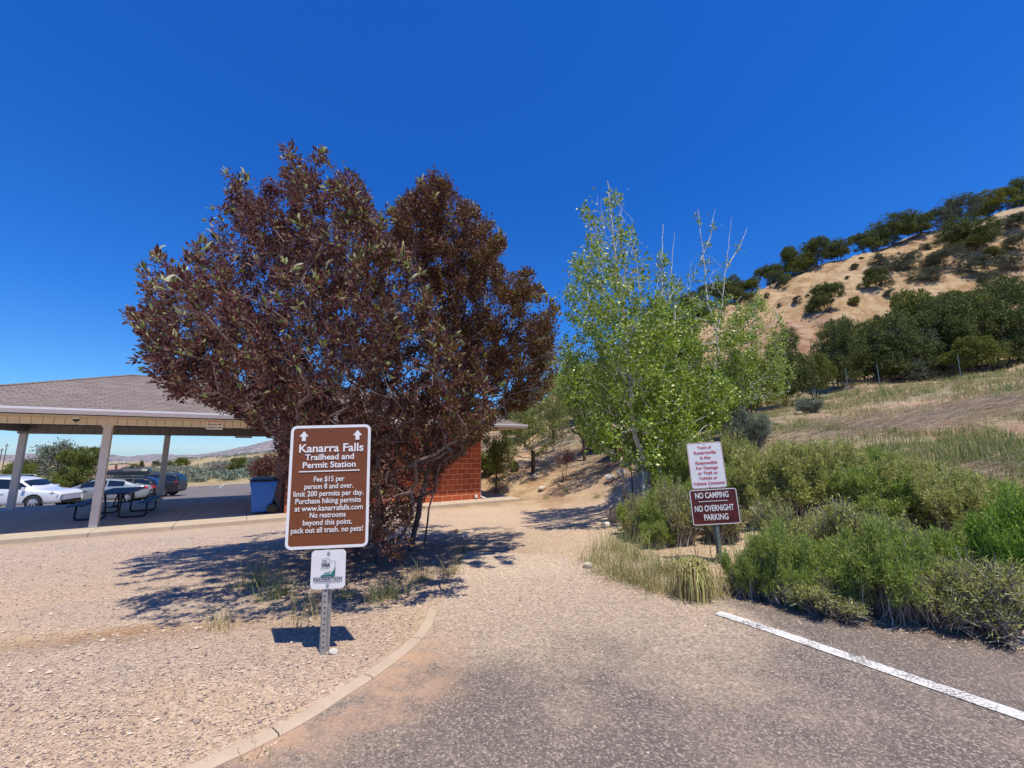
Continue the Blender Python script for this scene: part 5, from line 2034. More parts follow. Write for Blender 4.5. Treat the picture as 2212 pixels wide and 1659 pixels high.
slope = [(800, 1000, 250, 290, 'j', 'lone juniper with bent trunk on the open buff slope', 'pinyon_juniper', 'tree'),
         (1150, 840, 200, 210, 'j', 'juniper in the middle of the slope left of the grey shrubs', 'pinyon_juniper', 'tree'),
         (1215, 830, 130, 140, 'g', 'small grey shrub at the foot of the mid slope juniper', 'hillside_shrub', 'shrub'),
         (1340, 720, 160, 260, 'g', 'broad grey shrub right of the mid slope juniper', 'hillside_shrub', 'shrub'),
         (1165, 670, 90, 170, 'g', 'low grey shrub under the large spreading ridge juniper', 'hillside_shrub', 'shrub'),
         (1840, 570, 330, 380, 'j', 'largest dark juniper high on the slope', 'pinyon_juniper', 'tree'),
         (1700, 500, 130, 260, 'g', 'grey shrub left of the largest hillside juniper', 'hillside_shrub', 'shrub'),
         (1650, 690, 160, 330, 'g', 'long blue grey shrub below the largest hillside juniper', 'hillside_shrub', 'shrub'),
         (1500, 790, 120, 240, 'g', 'grey shrub just above the dark row at the foot of the slope', 'hillside_shrub', 'shrub'),
         (1850, 740, 170, 250, 'g', 'brownish grey shrub beside the dark red patch', 'hillside_shrub', 'shrub'),
         (2120, 420, 140, 260, 'g', 'blue grey shrub high on the slope near the top of the ridge', 'hillside_shrub', 'shrub'),
         (2190, 560, 150, 230, 'g', 'grey shrub at the far end of the upper slope', 'hillside_shrub', 'shrub'),
         (2130, 720, 160, 220, 'g', 'grey shrub below the upper slope, above the tall row', 'hillside_shrub', 'shrub'),
         (1590, 640, 90, 110, 'j', 'little dark juniper alone on the ochre band', 'pinyon_juniper', 'tree'),
         (580, 935, 55, 75, 'g', 'small round shrub in the middle of the bare buff slope', 'hillside_shrub', 'shrub'),
         (450, 975, 42, 42, 'g', 'tiny dark shrub low on the bare buff slope', 'hillside_shrub', 'shrub'),
         (992, 697, 48, 75, 'j', 'small dark shrub on the grey rock patch', 'hillside_shrub', 'shrub'),
         (1040, 630, 32, 44, 'j', 'tiniest shrub above the grey rock patch', 'hillside_shrub', 'shrub'),
         (290, 975, 100, 110, 'g', 'grey shrub at the left foot of the buff slope', 'hillside_shrub', 'shrub'),
         (1250, 900, 70, 100, 'g', 'grey tuft on the ochre slope below the mid slope juniper', 'hillside_shrub', 'shrub'),
         (1420, 640, 90, 120, 'g', 'shrub on the ochre band left of the little dark juniper', 'hillside_shrub', 'shrub'),
         (1500, 560, 60, 90, 'g', 'small shrub on the red bed below the ridge', 'hillside_shrub', 'shrub'),
         (900, 890, 45, 60, 'g', 'little shrub above the lone juniper', 'hillside_shrub', 'shrub'),
         (1000, 960, 80, 110, 'l', 'green bush right of the lone juniper, low on the slope', 'hillside_shrub', 'shrub'),
         (1960, 470, 120, 200, 'g', 'shrub between the largest juniper and the upper grey ones', 'hillside_shrub', 'shrub'),
         (2010, 640, 130, 200, 'j', 'dark bush right of the largest hillside juniper', 'pinyon_juniper', 'tree'),
         (1960, 800, 120, 180, 'g', 'grey shrub directly above the tall bright topped juniper', 'hillside_shrub', 'shrub'),
         (650, 900, 28, 40, 'g', 'speck of scrub left of the lone juniper', 'hillside_shrub', 'shrub'),
         (360, 900, 40, 50, 'g', 'small scrub under the ridge at the left of the buff slope', 'hillside_shrub', 'shrub'),
         (940, 770, 30, 40, 'j', 'dot like dark scrub in the middle of the grey rock', 'hillside_shrub', 'shrub'),
         (700, 990, 90, 140, 'g', 'grey shrub beside the lone juniper on the buff slope', 'hillside_shrub', 'shrub')]
for (x, y, hp, wp, kd, lab, nm, ct) in slope:
    px, py = c6(x, y)
    plant(kd, px, py, hp * .26, wp * .27, lab, nm, ct, GS)
GV = 'tall junipers in a row behind the grassy bank'
row = [(1480, 905, 120, 110, 'j', 'dark juniper in the row seen through the young yellow-green tree', 21),
       (1555, 905, 150, 120, 'j', 'leftmost full juniper of the row behind the young yellow-green tree', 20),
       (1625, 892, 150, 120, 'l', 'bushy juniper low at the left end of the row', 20),
       (1700, 880, 200, 120, 'j', 'narrow dark juniper right of the young yellow-green tree', 21),
       (1762, 850, 120, 90, 'l', 'low bright juniper where the grassy bank begins', 22),
       (1812, 838, 175, 110, 'j', 'juniper with twin dark trunks above the bare rim of the bank', 24),
       (1868, 835, 145, 100, 'l', 'rounded light juniper between the twin trunks and the grey one', 25.5),
       (1925, 822, 190, 150, 'j', 'grey green juniper with open lower branches', 24),
       (1962, 822, 145, 120, 'g', 'dead grey branched juniper in the row', 23.5),
       (1990, 815, 200, 150, 'l', 'tall bright topped juniper in the middle of the row', 26),
       (2040, 808, 190, 140, 'j', 'dark juniper just left of the white topped fence post', 24),
       (2095, 803, 190, 150, 'l', 'full green juniper right of the white topped fence post', 25),
       (2150, 795, 200, 150, 'j', 'tall dark juniper near the end of the row', 24),
       (2205, 790, 230, 160, 'j', 'last tall juniper of the row', 24),
       (2120, 800, 95, 120, 'l', 'low juniper in front of the end of the row', 22),
       (1900, 700, 60, 100, 'l', 'juniper showing above the middle of the row', 31),
       (1830, 720, 75, 110, 'j', 'juniper showing above the twin trunks', 31),
       (2060, 665, 85, 120, 'l', 'juniper on the lower slope above the row', 31),
       (2160, 650, 95, 130, 'j', 'juniper on the lower slope above the end of the row', 31),
       (1980, 690, 80, 110, 'j', 'small juniper on the lower slope behind the tallest', 31)]
for (px, py, hp, wp, kd, lab, f) in row:
    plant(kd, px, py, hp * .9, wp, lab, 'pinyon_juniper', 'tree', GV, f=f)
GL = 'dark junipers on the low ridge behind the aspens'
for (px, py, hp, wp, kd, lab, f) in ((1225, 870, 100, 110, 'j', 'dark juniper just right of the purple tree edge', 38), (1300, 850, 110, 120, 'j', 'juniper on the low ridge behind the tallest aspen', 38), (1375, 830, 120, 120, 'l', 'olive juniper on the low ridge behind the aspen trunks', 38),
                                   (1450, 800, 130, 120, 'j', 'juniper filling the gap between the aspens and the buff slope', 40), (1330, 900, 110, 130, 'l', 'lower olive juniper behind the spreading tree', 30), (1260, 915, 100, 120, 'j', 'lower dark juniper behind the light green tree', 32),
                                   (1430, 720, 70, 130, 'j', 'juniper on the skyline seen through the bare aspen stems', 49), (1500, 690, 60, 120, 'j', 'juniper on the skyline between the forked bare tops', 49), (1560, 670, 60, 110, 'j', 'juniper on the skyline just left of the first open ridge tree', 49),
                                   (1120, 930, 110, 120, 'j', 'dark juniper just above the end of the roof', 34)):
    plant(kd, px, py, hp, wp, lab, 'pinyon_juniper', 'tree', GL, f=f)

# trees seen through and beyond the shelter
GB = 'trees beyond the rear lot'
for (px, py, hp, wp, kd, lab, f) in ((163, 1058, 118, 108, 'l', 'dense green juniper behind the white car', 31), (38, 1052, 78, 75, 'l', 'green juniper between the far post and the white trailer', 34), (60, 1010, 45, 62, 'j', 'dark round tree behind the white trailer', 75),
                                   (515, 978, 33, 42, 'l', 'bushy tree on the field skyline right of the middle', 60), (394, 990, 24, 32, 'l', 'pale round tree on the field skyline', 90), (308, 994, 20, 14, 'j', 'small pointed conifer on the field skyline', 95),
                                   (338, 994, 17, 18, 'g', 'small grey tree on the field skyline', 100), (362, 992, 14, 30, 'j', 'low dark tree on the field skyline beside the shelter post', 100), (282, 1008, 30, 34, 'j', 'dark tree behind the fence by the near post', 60)):
    plant(kd, px, py, hp, wp, lab, 'field_tree', 'tree', GB, f=f)
make_round_tree('field_tree', 'loose pale grey green tree behind the dense juniper', 118, 1044, 943, 90, M['juniper_grey'], M['bark_grey'], 71, .2, 260, .16, .12, f=42, group=GB, nleaf=8)
make_round_tree('plum_tree', 'reddish brown leaved tree at the lot edge above the blue bin', 578, 1046, 962, 78, M['red_leaf'], M['bark_brown'], 72, .15, 260, .12, .08, f=34, group=GB, nleaf=9)
make_round_tree('plum_tree', 'bare brownish shrub on the field below the bushy tree', 482, 984, 966, 46, M['twig_grey'], M['bark_brown'], 73, .05, 90, .2, .05, f=60, group=GB, nleaf=6)


# ------------------------------------------------------------------ brush by the lot
def brush_proto(seed, mats, n_st=900, lv=44, bare=.38, lobes=13, llen=.050, lw=.0095, heads=0.0, lobr=(.13, .21), spread=.48, droop=0.0):
    """bush about 1 m across and 0.8 m high: bent stems from the crown of the root to mounded tops"""
    rng = np.random.default_rng(seed)
    lc = [(0, 0, .50, .24), (.1, .1, .3, .25), (-.12, 0, .3, .25)]
    for k in range(lobes):
        a = 2 * np.pi * (k + rng.random() * .7) / lobes
        rr = rng.uniform(.45, 1) * spread
        lc.append((rr * math.cos(a), rr * math.sin(a), rng.uniform(.16, .60) * (1.15 - .7 * rr), rng.uniform(*lobr)))
    tip, cen = [], []
    for (x, y, z, r_) in lc:
        q = unit(rng.normal(size=(n_st // len(lc) + 1, 3)) + np.array([x * .8, y * .8, .45])) * (.55 + .75 * rng.random((n_st // len(lc) + 1, 1)) ** 1.6) * r_
        tip.append(q + np.array([x, y, z]))
        cen.append(np.tile(np.array([x * .8, y * .8, z * .72]), (len(q), 1)))
    tip, cen = np.concatenate(tip), np.concatenate(cen)
    cen = cen[tip[:, 2] > .05]
    tip = tip[tip[:, 2] > .05]
    n = len(tip)
    b0 = np.stack([rng.normal(size=n) * .07, rng.normal(size=n) * .07, np.zeros(n)], 1) + tip * np.array([.25, .25, 0])
    mid = cen * .75 + tip * .25 + rng.normal(size=(n, 3)) * .035
    # woody stems as thin three-sided rods drawn as crossed ribbons
    pts = [b0, b0 * .55 + mid * .45 + rng.normal(size=(n, 3)) * .02, mid, tip]
    S = unit(np.cross(tip - b0, rng.normal(size=(n, 3))))
    wd = [.0080, .0062, .0048, .0026]
    V, F = [], []
    for k, p in enumerate(pts):
        V += [p - S * wd[k], p + S * wd[k]]
    V = np.stack(V, 1).reshape(-1, 3)
    base = np.arange(n)[:, None] * 8
    F = np.concatenate([base + np.array([2 * k, 2 * k + 1, 2 * k + 3, 2 * k + 2]) for k in range(3)])
    stems = qmesh('branches', V, F, M['twig_grey'], link=False)
    # foliage on the outer part of the living stems
    live = np.where(rng.random(n) > np.where(tip[:, 2] < .26, np.maximum(bare, .5), bare * .5))[0]
    ii = np.repeat(live, lv)
    u_ = rng.random((len(ii), 1)) ** .8
    b = mid[ii] + (tip[ii] - mid[ii]) * (u_ * .8 + .25) + rng.normal(size=(len(ii), 3)) * .020
    sd = unit(tip[ii] - mid[ii])
    D = unit(sd * .85 + rng.normal(size=b.shape) * .75 + np.array([0, 0, .1 - droop]))
    L = rng.uniform(.7, 1.3, len(ii)) * llen
    Vf, Ff = leaf_quads(b, D, L, lw, rng, .1)
    fol = qmesh('foliage', Vf, Ff, mats, (rng.random(len(ii)) < .3).astype(int) if len(mats) > 1 else None, link=False)
    hd = None
    if heads:
        hh = live[(rng.random(len(live)) < heads) & (tip[live][:, 2] > .45)]
        jj = np.repeat(hh, 12)
        Vh, Fh = leaf_quads(tip[jj] + rng.normal(size=(len(jj), 3)) * .014 + np.array([0, 0, .01]), unit(rng.normal(size=(len(jj), 3)) + np.array([0, 0, .8])), .016, .009, rng)
        hd = qmesh('seed_heads', Vh, Fh, M['seedhead'], link=False)
    return stems, fol, hd


BP = {}
BP['r'] = [brush_proto(80 + k, [M['rabbit'], M['rabbit']], heads=.7, lobr=(.11, .19)) for k in range(3)]
BP['n'] = [brush_proto(84 + k, [M['rabbit_green'], M['rabbit_bright']], bare=.5) for k in range(3)]
BP['b'] = [brush_proto(88, [M['rabbit_bright'], M['rabbit_bright']], lw=.013, bare=.1, lv=44)]
BP['y'] = [brush_proto(89, [M['rabbit_bright'], M['rabbit']], lw=.012, bare=.2, lv=40, heads=.9)]
BP['w'] = [brush_proto(90 + k, [M['rabbit'], M['rabbit']], n_st=2200, lv=9, bare=.96) for k in range(2)]
BP['s'] = [brush_proto(94, [M['sage'], M['sage']], lw=.012, llen=.04, bare=.15, lv=40)]


def bush(kind, px, pyb, hp, wp, label, name='rabbitbrush', cat='shrub', group='brush along the edge of the lot', f=None):
    if f is None:
        g = hit(px, pyb)
    else:
        a, b = ray(px, pyb)
        g = (a * f, f, h(a * f, f))
    dep = g[1] * cp + (g[2] - CAM_H) * sp
    k = dep / FPX
    # pixels stretch away from the middle of a wide picture
    st_ = math.sqrt(1 + ((px - 1106) / FPX) ** 2)
    hz, wz = hp * k / .80 * (1.28 if px < 1600 and name == 'rabbitbrush' else 1.14), wp * k / 1.25 / (1 + (st_ - 1) * .45)
    t = empty(name, (g[0], g[1], g[2] - .02), jrng.uniform(0, 6.28), label, cat, group)
    st0, fo, hd = jrng.choice(BP[kind])
    for nm, me in (('branches', st0), ('foliage', fo), ('seed_heads', hd)):
        if me is None: continue
        o = bpy.data.objects.new(nm, me)
        COL.objects.link(o)
        o.parent = t
        o.scale = (wz, wz, hz)
    return t


bl = [('w', 1840, 1235, 150, 260, 'dead grey woody patch in the hollow of the brush'),
      ('w', 1960, 1260, 140, 240, 'dark twiggy patch between the front and second rows of brush'),
      ('w', 1700, 1215, 130, 180, 'grey twiggy patch behind the first front bush'),
      ('n', 2060, 1290, 140, 200, 'mid green mound behind the grey woody bush'),
      ('n', 2180, 1270, 150, 200, 'green mound at the edge of the photo below the bright green bush'),
      ('r', 1840, 1085, 90, 170, 'low pale mound left of the bright yellow topped bush'),
      ('r', 2050, 1105, 90, 190, 'low pale mound right of the bright yellow topped bush'),
      ('r', 1730, 1070, 90, 170, 'low pale mound at the upper edge of the brush beyond the notice'),
      ('n', 1618, 1290, 105, 110, 'low green bush at the foot of the notice post'),
      ('n', 1690, 1302, 165, 150, 'green bush just right of the notice post at the gravel edge'),
      ('n', 1765, 1300, 136, 187, 'feathery green bush behind the start of the painted line'),
      ('n', 1840, 1318, 156, 220, 'mid green bush in the front row above the painted line'),
      ('w', 1790, 1322, 85, 209, 'low bare grey bush in the front row'),
      ('n', 1925, 1335, 206, 209, 'green bush leaning over the asphalt furthest forward'),
      ('w', 2015, 1345, 132, 231, 'grey woody bush beside the one leaning over the asphalt'),
      ('w', 2120, 1362, 156, 297, 'sprawling grey branched bush at the lower right edge of the brush'),
      ('b', 2100, 1300, 117, 220, 'bright green bush on top of the sprawling grey branches'),
      ('b', 2235, 1335, 257, 242, 'tall bright green bush at the right border of the photo'),
      ('r', 1650, 1130, 133, 179, 'rounded yellow green bush right behind the white notice panel'),
      ('r', 1700, 1126, 162, 224, 'large yellow green bush with straw coloured seed heads beyond the notice'),
      ('r', 1795, 1113, 154, 235, 'yellow green bush with many seed heads in the middle of the bank'),
      ('y', 1890, 1050, 84, 134, 'bright yellow topped bush standing above the others'),
      ('n', 1900, 1139, 136, 212, 'dark hollow bush below the bright yellow topped one'),
      ('r', 1985, 1134, 136, 235, 'olive bush right of the dark hollow one'),
      ('r', 2075, 1166, 144, 235, 'olive bush with sparse tips above the sprawling grey one'),
      ('n', 2150, 1153, 122, 212, 'green bush below the bare sandy patch on the bank'),
      ('r', 1960, 1058, 72, 168, 'small olive bush at the top of the brush near the reeds'),
      ('w', 1470, 1215, 115, 140, 'tangle of bare grey branches left of the notice post', 6.6),
      ('n', 1462, 1165, 100, 120, 'dark green bush around the aspen trunks'),
      ('n', 1420, 1180, 60, 90, 'low shaded green bush beside the tan rock'),
      ('n', 1545, 1130, 130, 140, 'green bush behind the notice post among the tangle'),
      ('n', 1480, 1085, 110, 120, 'leafy bush at the foot of the aspens beside the white bent pipe'),
      ('w', 1570, 1205, 90, 120, 'bare grey stems behind the foot of the notice post', 6.4),
      ('n', 1520, 1190, 95, 110, 'shaded green bush between the grey tangle and the notice post', 7.0),
      ('n', 1430, 1205, 90, 110, 'green bush at the left edge of the grey tangle', 6.8),
      ('n', 1392, 1160, 45, 60, 'low green bush right behind the reddish rock', 8.2),
      ('n', 1375, 1215, 62, 90, 'weedy green bush below the tan rock at the gravel edge', 7.4),
      ('w', 1400, 1228, 85, 120, 'bare twiggy bush behind the straw tufts', 7.0),
      ('n', 1452, 1150, 70, 90, 'dark green bush hiding the feet of the aspens', 9.0),
      ('n', 1510, 1130, 120, 130, 'tall green bush right of the aspen trunks', 8.8),
      ('r', 1590, 1110, 130, 130, 'pale green bush just left of the white notice panel top', 8.2)]
for q_ in bl:
    bush(*q_[:6], f=(q_[6] if len(q_) > 6 else None))
GSG = 'sagebrush on the banks'
for (px, py, hp, wp, lab) in ((1612, 968, 78, 120, 'large blue grey sagebrush above the white notice panel'), (1748, 892, 30, 66, 'small pale sagebrush on the grassy bank'), (1520, 930, 50, 80, 'sagebrush left of the large blue grey one, under the aspens'),
                              (1335, 985, 50, 90, 'grey sagebrush on top of the embankment near the hydrant'), (1290, 972, 46, 80, 'pale grey sagebrush on top of the embankment between the small trees'), (1112, 1018, 22, 24, 'tiny silvery sagebrush beside the dark small tree')):
    bush('s', px, py, hp, wp, lab, 'sagebrush', 'shrub', GSG)
bush('n', 1055, 1024, 45, 50, 'green bush at the very corner of the red block wall', 'shrub', 'shrub', 'shrubs by the embankment')


# ------------------------------------------------------------------ grasses
def blades(Pn, rng, ln, wd, lean=.35, segs=2, bend=.5):
    """curved blades: Pn roots"""
    n = len(Pn)
    a = rng.uniform(0, 2 * np.pi, n)
    out = np.stack([np.cos(a), np.sin(a), np.zeros(n)], 1)
    S = np.stack([-np.sin(a + rng.normal(size=n)), np.cos(a), np.zeros(n)], 1)
    L = np.broadcast_to(ln, (n,))[:, None]
    lean_ = np.abs(rng.normal(size=(n, 1))) * lean
    rows = []
    for k in range(segs + 1):
        u_ = k / segs
        c = Pn + out * L * lean_ * (u_ + bend * u_ * u_) + np.array([0, 0, 1.0]) * L * u_ * np.sqrt(np.maximum(.05, 1 - (lean_ * (.6 + bend * u_)) ** 2))
        w_ = wd * (1 - u_ * .85)
        rows += [c - S * w_ / 2, c + S * w_ / 2]
    V = np.stack(rows, 1).reshape(-1, 3)
    m = 2 * (segs + 1)
    base = np.arange(n)[:, None] * m
    F = np.concatenate([base + np.array([2 * k, 2 * k + 1, 2 * k + 3, 2 * k + 2]) for k in range(segs)])
    mi = np.tile(np.arange(n), segs)
    return V, F, mi


def bank_grass():
    rng = np.random.default_rng(77)
    n = 26000
    # more clumps close by
    f = np.exp(rng.uniform(math.log(5.5), math.log(27), n))
    x = rng.uniform(.36, 1.75, n) * f
    y = f
    z = H(x, y)
    den = fbm(x * .6, y * .6, 4)
    px, py = proj(np.stack([x, y, z], 1))
    ok = (z > .95) & (z < 7) & ((den > .42) | (rng.random(n) < .18)) & (px > 1560 - (py < 900) * -40)
    for cx_, cy_, r_ in [(hit(2170, 872)[0], hit(2170, 872)[1], 1.4), (hit(1960, 918)[0], hit(1960, 918)[1], 1.3), (hit(2090, 1035)[0], hit(2090, 1035)[1], .6)]:
        ok &= np.hypot(x - cx_, y - cy_) > r_ * rng.uniform(.6, 1.1, n)
    x, y, z, den = x[ok], y[ok], z[ok], den[ok]
    k = 8
    ii = np.repeat(np.arange(len(x)), k)
    root = np.stack([x[ii] + rng.normal(size=len(ii)) * .06, y[ii] + rng.normal(size=len(ii)) * .06, z[ii] - .02], 1)
    zone = fbm(x * .35 + 3, y * .35 + 8, 3)[ii]
    tall = rng.uniform(.06, .19, len(ii)) * (1 + .5 * (zone > .52)) * np.clip(root[:, 1] / 12, .7, 1.3)
    wd = (.004 + .0006 * root[:, 1])[:, None]
    V, F, mi = blades(root, rng, tall, wd, .4)
    green = (rng.random(len(ii)) < np.clip((zone - .36) * 5, .3, .92))
    qm = np.where(green[mi], 0, 1)
    o = qmesh('bank_grass', V, F, [M['grass_green'], M['grass_dry']], qm)
    tag(o, 'thin green and straw coloured grass covering the bank', None, None, 'stuff')
    # standing reeds behind the brush
    P0 = [hit(px_, py_) for px_, py_ in ((1790, 975), (1830, 965), (1730, 985), (1960, 1000), (2010, 1005), (2060, 1000), (2110, 985), (1870, 950), (1920, 965), (2150, 1010), (2190, 1100), (2210, 1060), (1650, 985), (1690, 978))]
    ii = np.repeat(np.arange(len(P0)), 80)
    c = np.array(P0)[ii] + np.stack([rng.normal(size=len(ii)) * .32, rng.normal(size=len(ii)) * .25, np.zeros(len(ii))], 1)
    c[:, 2] = H(c[:, 0], c[:, 1]) - .02
    V, F, mi = blades(c, rng, rng.uniform(.22, .48, len(ii)), .010, .28, 3)
    o = qmesh('reed_grass', V, F, [M['grass_green'], M['grass_dry']], (rng.random(len(ii)) < .2)[mi].astype(int))
    tag(o, 'stand of tall blue green grass blades behind the brush', None, None, 'stuff')
    # dead stalks lying about
    V_, F_ = [], []
    pos, L_, A_ = [], [], []
    for (px_, py_, sx_, sy_, cnt) in ((2170, 872, .9, .6, 900), (1960, 920, 1.0, .45, 900), (1790, 935, 1.1, .6, 450), (2090, 1035, .5, .3, 300), (1880, 905, 1.2, .6, 350), (2050, 905, 1.2, .5, 500)):
        g = hit(px_, py_)
        pos.append(np.stack([g[0] + rng.normal(size=cnt) * sx_, g[1] + rng.normal(size=cnt) * sy_], 1))
        A_.append(rng.normal(size=cnt) * .5 + .1)
    pos = np.concatenate(pos)
    A_ = np.concatenate(A_)
    n = len(pos)
    L_ = rng.uniform(.25, .9, n)
    D = np.stack([np.cos(A_), np.sin(A_)], 1)
    a = pos - D * L_[:, None] / 2
    b = pos + D * L_[:, None] / 2
    za, zb = H(a[:, 0], a[:, 1]) + .01 + rng.random(n) ** 3 * .10, H(b[:, 0], b[:, 1]) + .01 + rng.random(n) ** 3 * .22
    A3 = np.concatenate([a, za[:, None]], 1)
    B3 = np.concatenate([b, zb[:, None]], 1)
    up = np.array([0, 0, .007])
    V = np.stack([A3 - up, B3 - up * .4, B3 + up * .4, A3 + up], 1).reshape(-1, 3)
    o = qmesh('dead_reeds', V, np.arange(n * 4).reshape(n, 4), M['straw'])
    tag(o, 'pale dead reed stalks lying in drifts on the bank', None, None, 'stuff')


bank_grass()


def tuft(px, py, hgt, label, n=90, mats=('grass_green', 'grass_dry'), mixf=.35, spread=.06, lean=.5, name='grass_tuft', f=None, wd=.006, bend=.5, segs=3):
    rng = np.random.default_rng(int(px * 7 + py))
    g = hit(px, py, 1.0)
    root = np.stack([rng.normal(size=n) * spread, rng.normal(size=n) * spread, np.zeros(n) - .01], 1)
    V, F, mi = blades(root, rng, rng.uniform(.5, 1.1, n) * hgt, wd, lean, segs, bend)
    o = qmesh(name, V, F, [M[m] for m in mats], (rng.random(n) < mixf)[mi].astype(int), loc=g)
    tag(o, label, 'grass tuft', 'grass tufts and weeds')
    return o


GT = [(552, 1268, .42, 'tall thin weeds in the tree shade left of the brown sign', 110, .3),
      (592, 1292, .34, 'leafy weed clump just left of the small white plaque', 120, .1),
      (482, 1352, .19, 'pale dry tuft alone in the sun at the shadow edge', 60, .85),
      (655, 1342, .34, 'sparse straw coloured weed standing in the shadow of the sign', 60, .6),
      (668, 1300, .20, 'dry tuft behind the shadow of the sign', 60, .7),
      (745, 1292, .14, 'low green weed right of the sign post', 90, .1),
      (815, 1298, .22, 'bright grass tuft at the front edge of the tree shade', 130, .3),
      (845, 1285, .26, 'dark grass tuft under the purple tree', 110, .2),
      (905, 1255, .26, 'thin grass tuft at the right of the tree trunks', 80, .3),
      (975, 1240, .26, 'lonely tall weed near the right end of the tree shade', 60, .4),
      (1000, 1190, .22, 'grass tuft in the dappled shade beside the path', 80, .3),
      (552, 1632, .06, 'tiny weed in the crack of the kerb', 50, .3),
      (1288, 1215, .40, 'yellowish grass tuft at the gravel edge below the tan rock', 180, .5),
      (1318, 1238, .38, 'second yellowish tuft along the gravel edge', 200, .55),
      (1350, 1252, .42, 'tall straw and green tuft at the bend of the gravel edge', 220, .6),
      (1385, 1262, .38, 'bushy straw tuft before the bare tangle', 220, .65),
      (1420, 1275, .25, 'golden grass tuft left of the drooping clump', 200, .7),
      (1455, 1285, .2, 'short dry tuft touching the drooping clump', 150, .8),
      (1330, 1190, .46, 'green tuft in the shade between rock and brush', 200, .2),
      (1375, 1210, .48, 'tall green tuft in front of the shaded bush', 200, .25),
      (1520, 1262, .24, 'dry straw tuft between the drooping clump and the notice post', 200, .75),
      (1552, 1285, .18, 'flat dry tuft right of the drooping clump', 200, .8),
      (1580, 1258, .26, 'mixed tuft in front of the notice post', 180, .5),
      (1470, 1240, .40, 'straw tuft in front of the grey tangle', 200, .7),
      (1430, 1240, .28, 'pale green tuft at the left foot of the grey tangle', 180, .35),
      (1600, 1230, .5, 'tall broad bladed grass behind the notice post', 70, .15),
      (1530, 1215, .45, 'tall grass just left of the notice post', 70, .3),
      (1290, 1075, .22, 'bright green weed at the foot of the embankment', 120, .15),
      (1330, 1060, .22, 'green weed left of the hydrant on the sand', 110, .2),
      (1180, 1078, .16, 'low weed where the path meets the sandy embankment', 110, .3),
      (1225, 1062, .2, 'weed in the shade on the foot of the embankment', 120, .2),
      (1130, 1080, .10, 'sparse low weed near the end of the concrete walk', 60, .4)]
for (px, py, hg, lab, n, mf) in GT:
    tuft(px, py, hg, lab, n, mixf=mf, spread=.05 + hg * .16)


def drooping_clump():
    rng = np.random.default_rng(4)
    g = hit(1492, 1292)
    t = empty('drooping_grass_clump', g, 0, 'clump of long pale stems drooping over itself at the edge of the asphalt', 'grass tuft', 'grass tufts and weeds')
    n = 420
    a = rng.uniform(0, 2 * np.pi, n)
    top = np.stack([rng.normal(size=n) * .05 + .03, rng.normal(size=n) * .05, rng.uniform(.26, .36, n)], 1)
    out = np.stack([np.cos(a), np.sin(a), np.zeros(n)], 1)
    R_ = rng.uniform(.08, .20, n)[:, None]
    S = np.stack([-np.sin(a), np.cos(a), np.zeros(n)], 1) * .0035
    rows = []
    for k in range(6):
        u_ = k / 5
        c = top + out * R_ * math.sin(u_ * 1.7) + np.array([0, 0, 1]) * (.05 * math.sin(u_ * 3.1)) - np.array([0, 0, 1.0]) * (top[:, 2:3] * .95) * max(0, u_ - .25) ** 1.2 * 1.35
        c = c + rng.normal(size=(n, 3)) * .006
        c[:, 2] = np.maximum(c[:, 2], .005)
        rows += [c - S, c + S]
    V = np.stack(rows, 1).reshape(-1, 3)
    base = np.arange(n)[:, None] * 12
    F = np.concatenate([base + np.array([2 * k, 2 * k + 1, 2 * k + 3, 2 * k + 2]) for k in range(5)])
    mi = np.tile((rng.random(n) < .45).astype(int), 5)
    qmesh('stems', V, F, [M['grass_dry'], M['rabbit']], mi, parent=t)


drooping_clump()


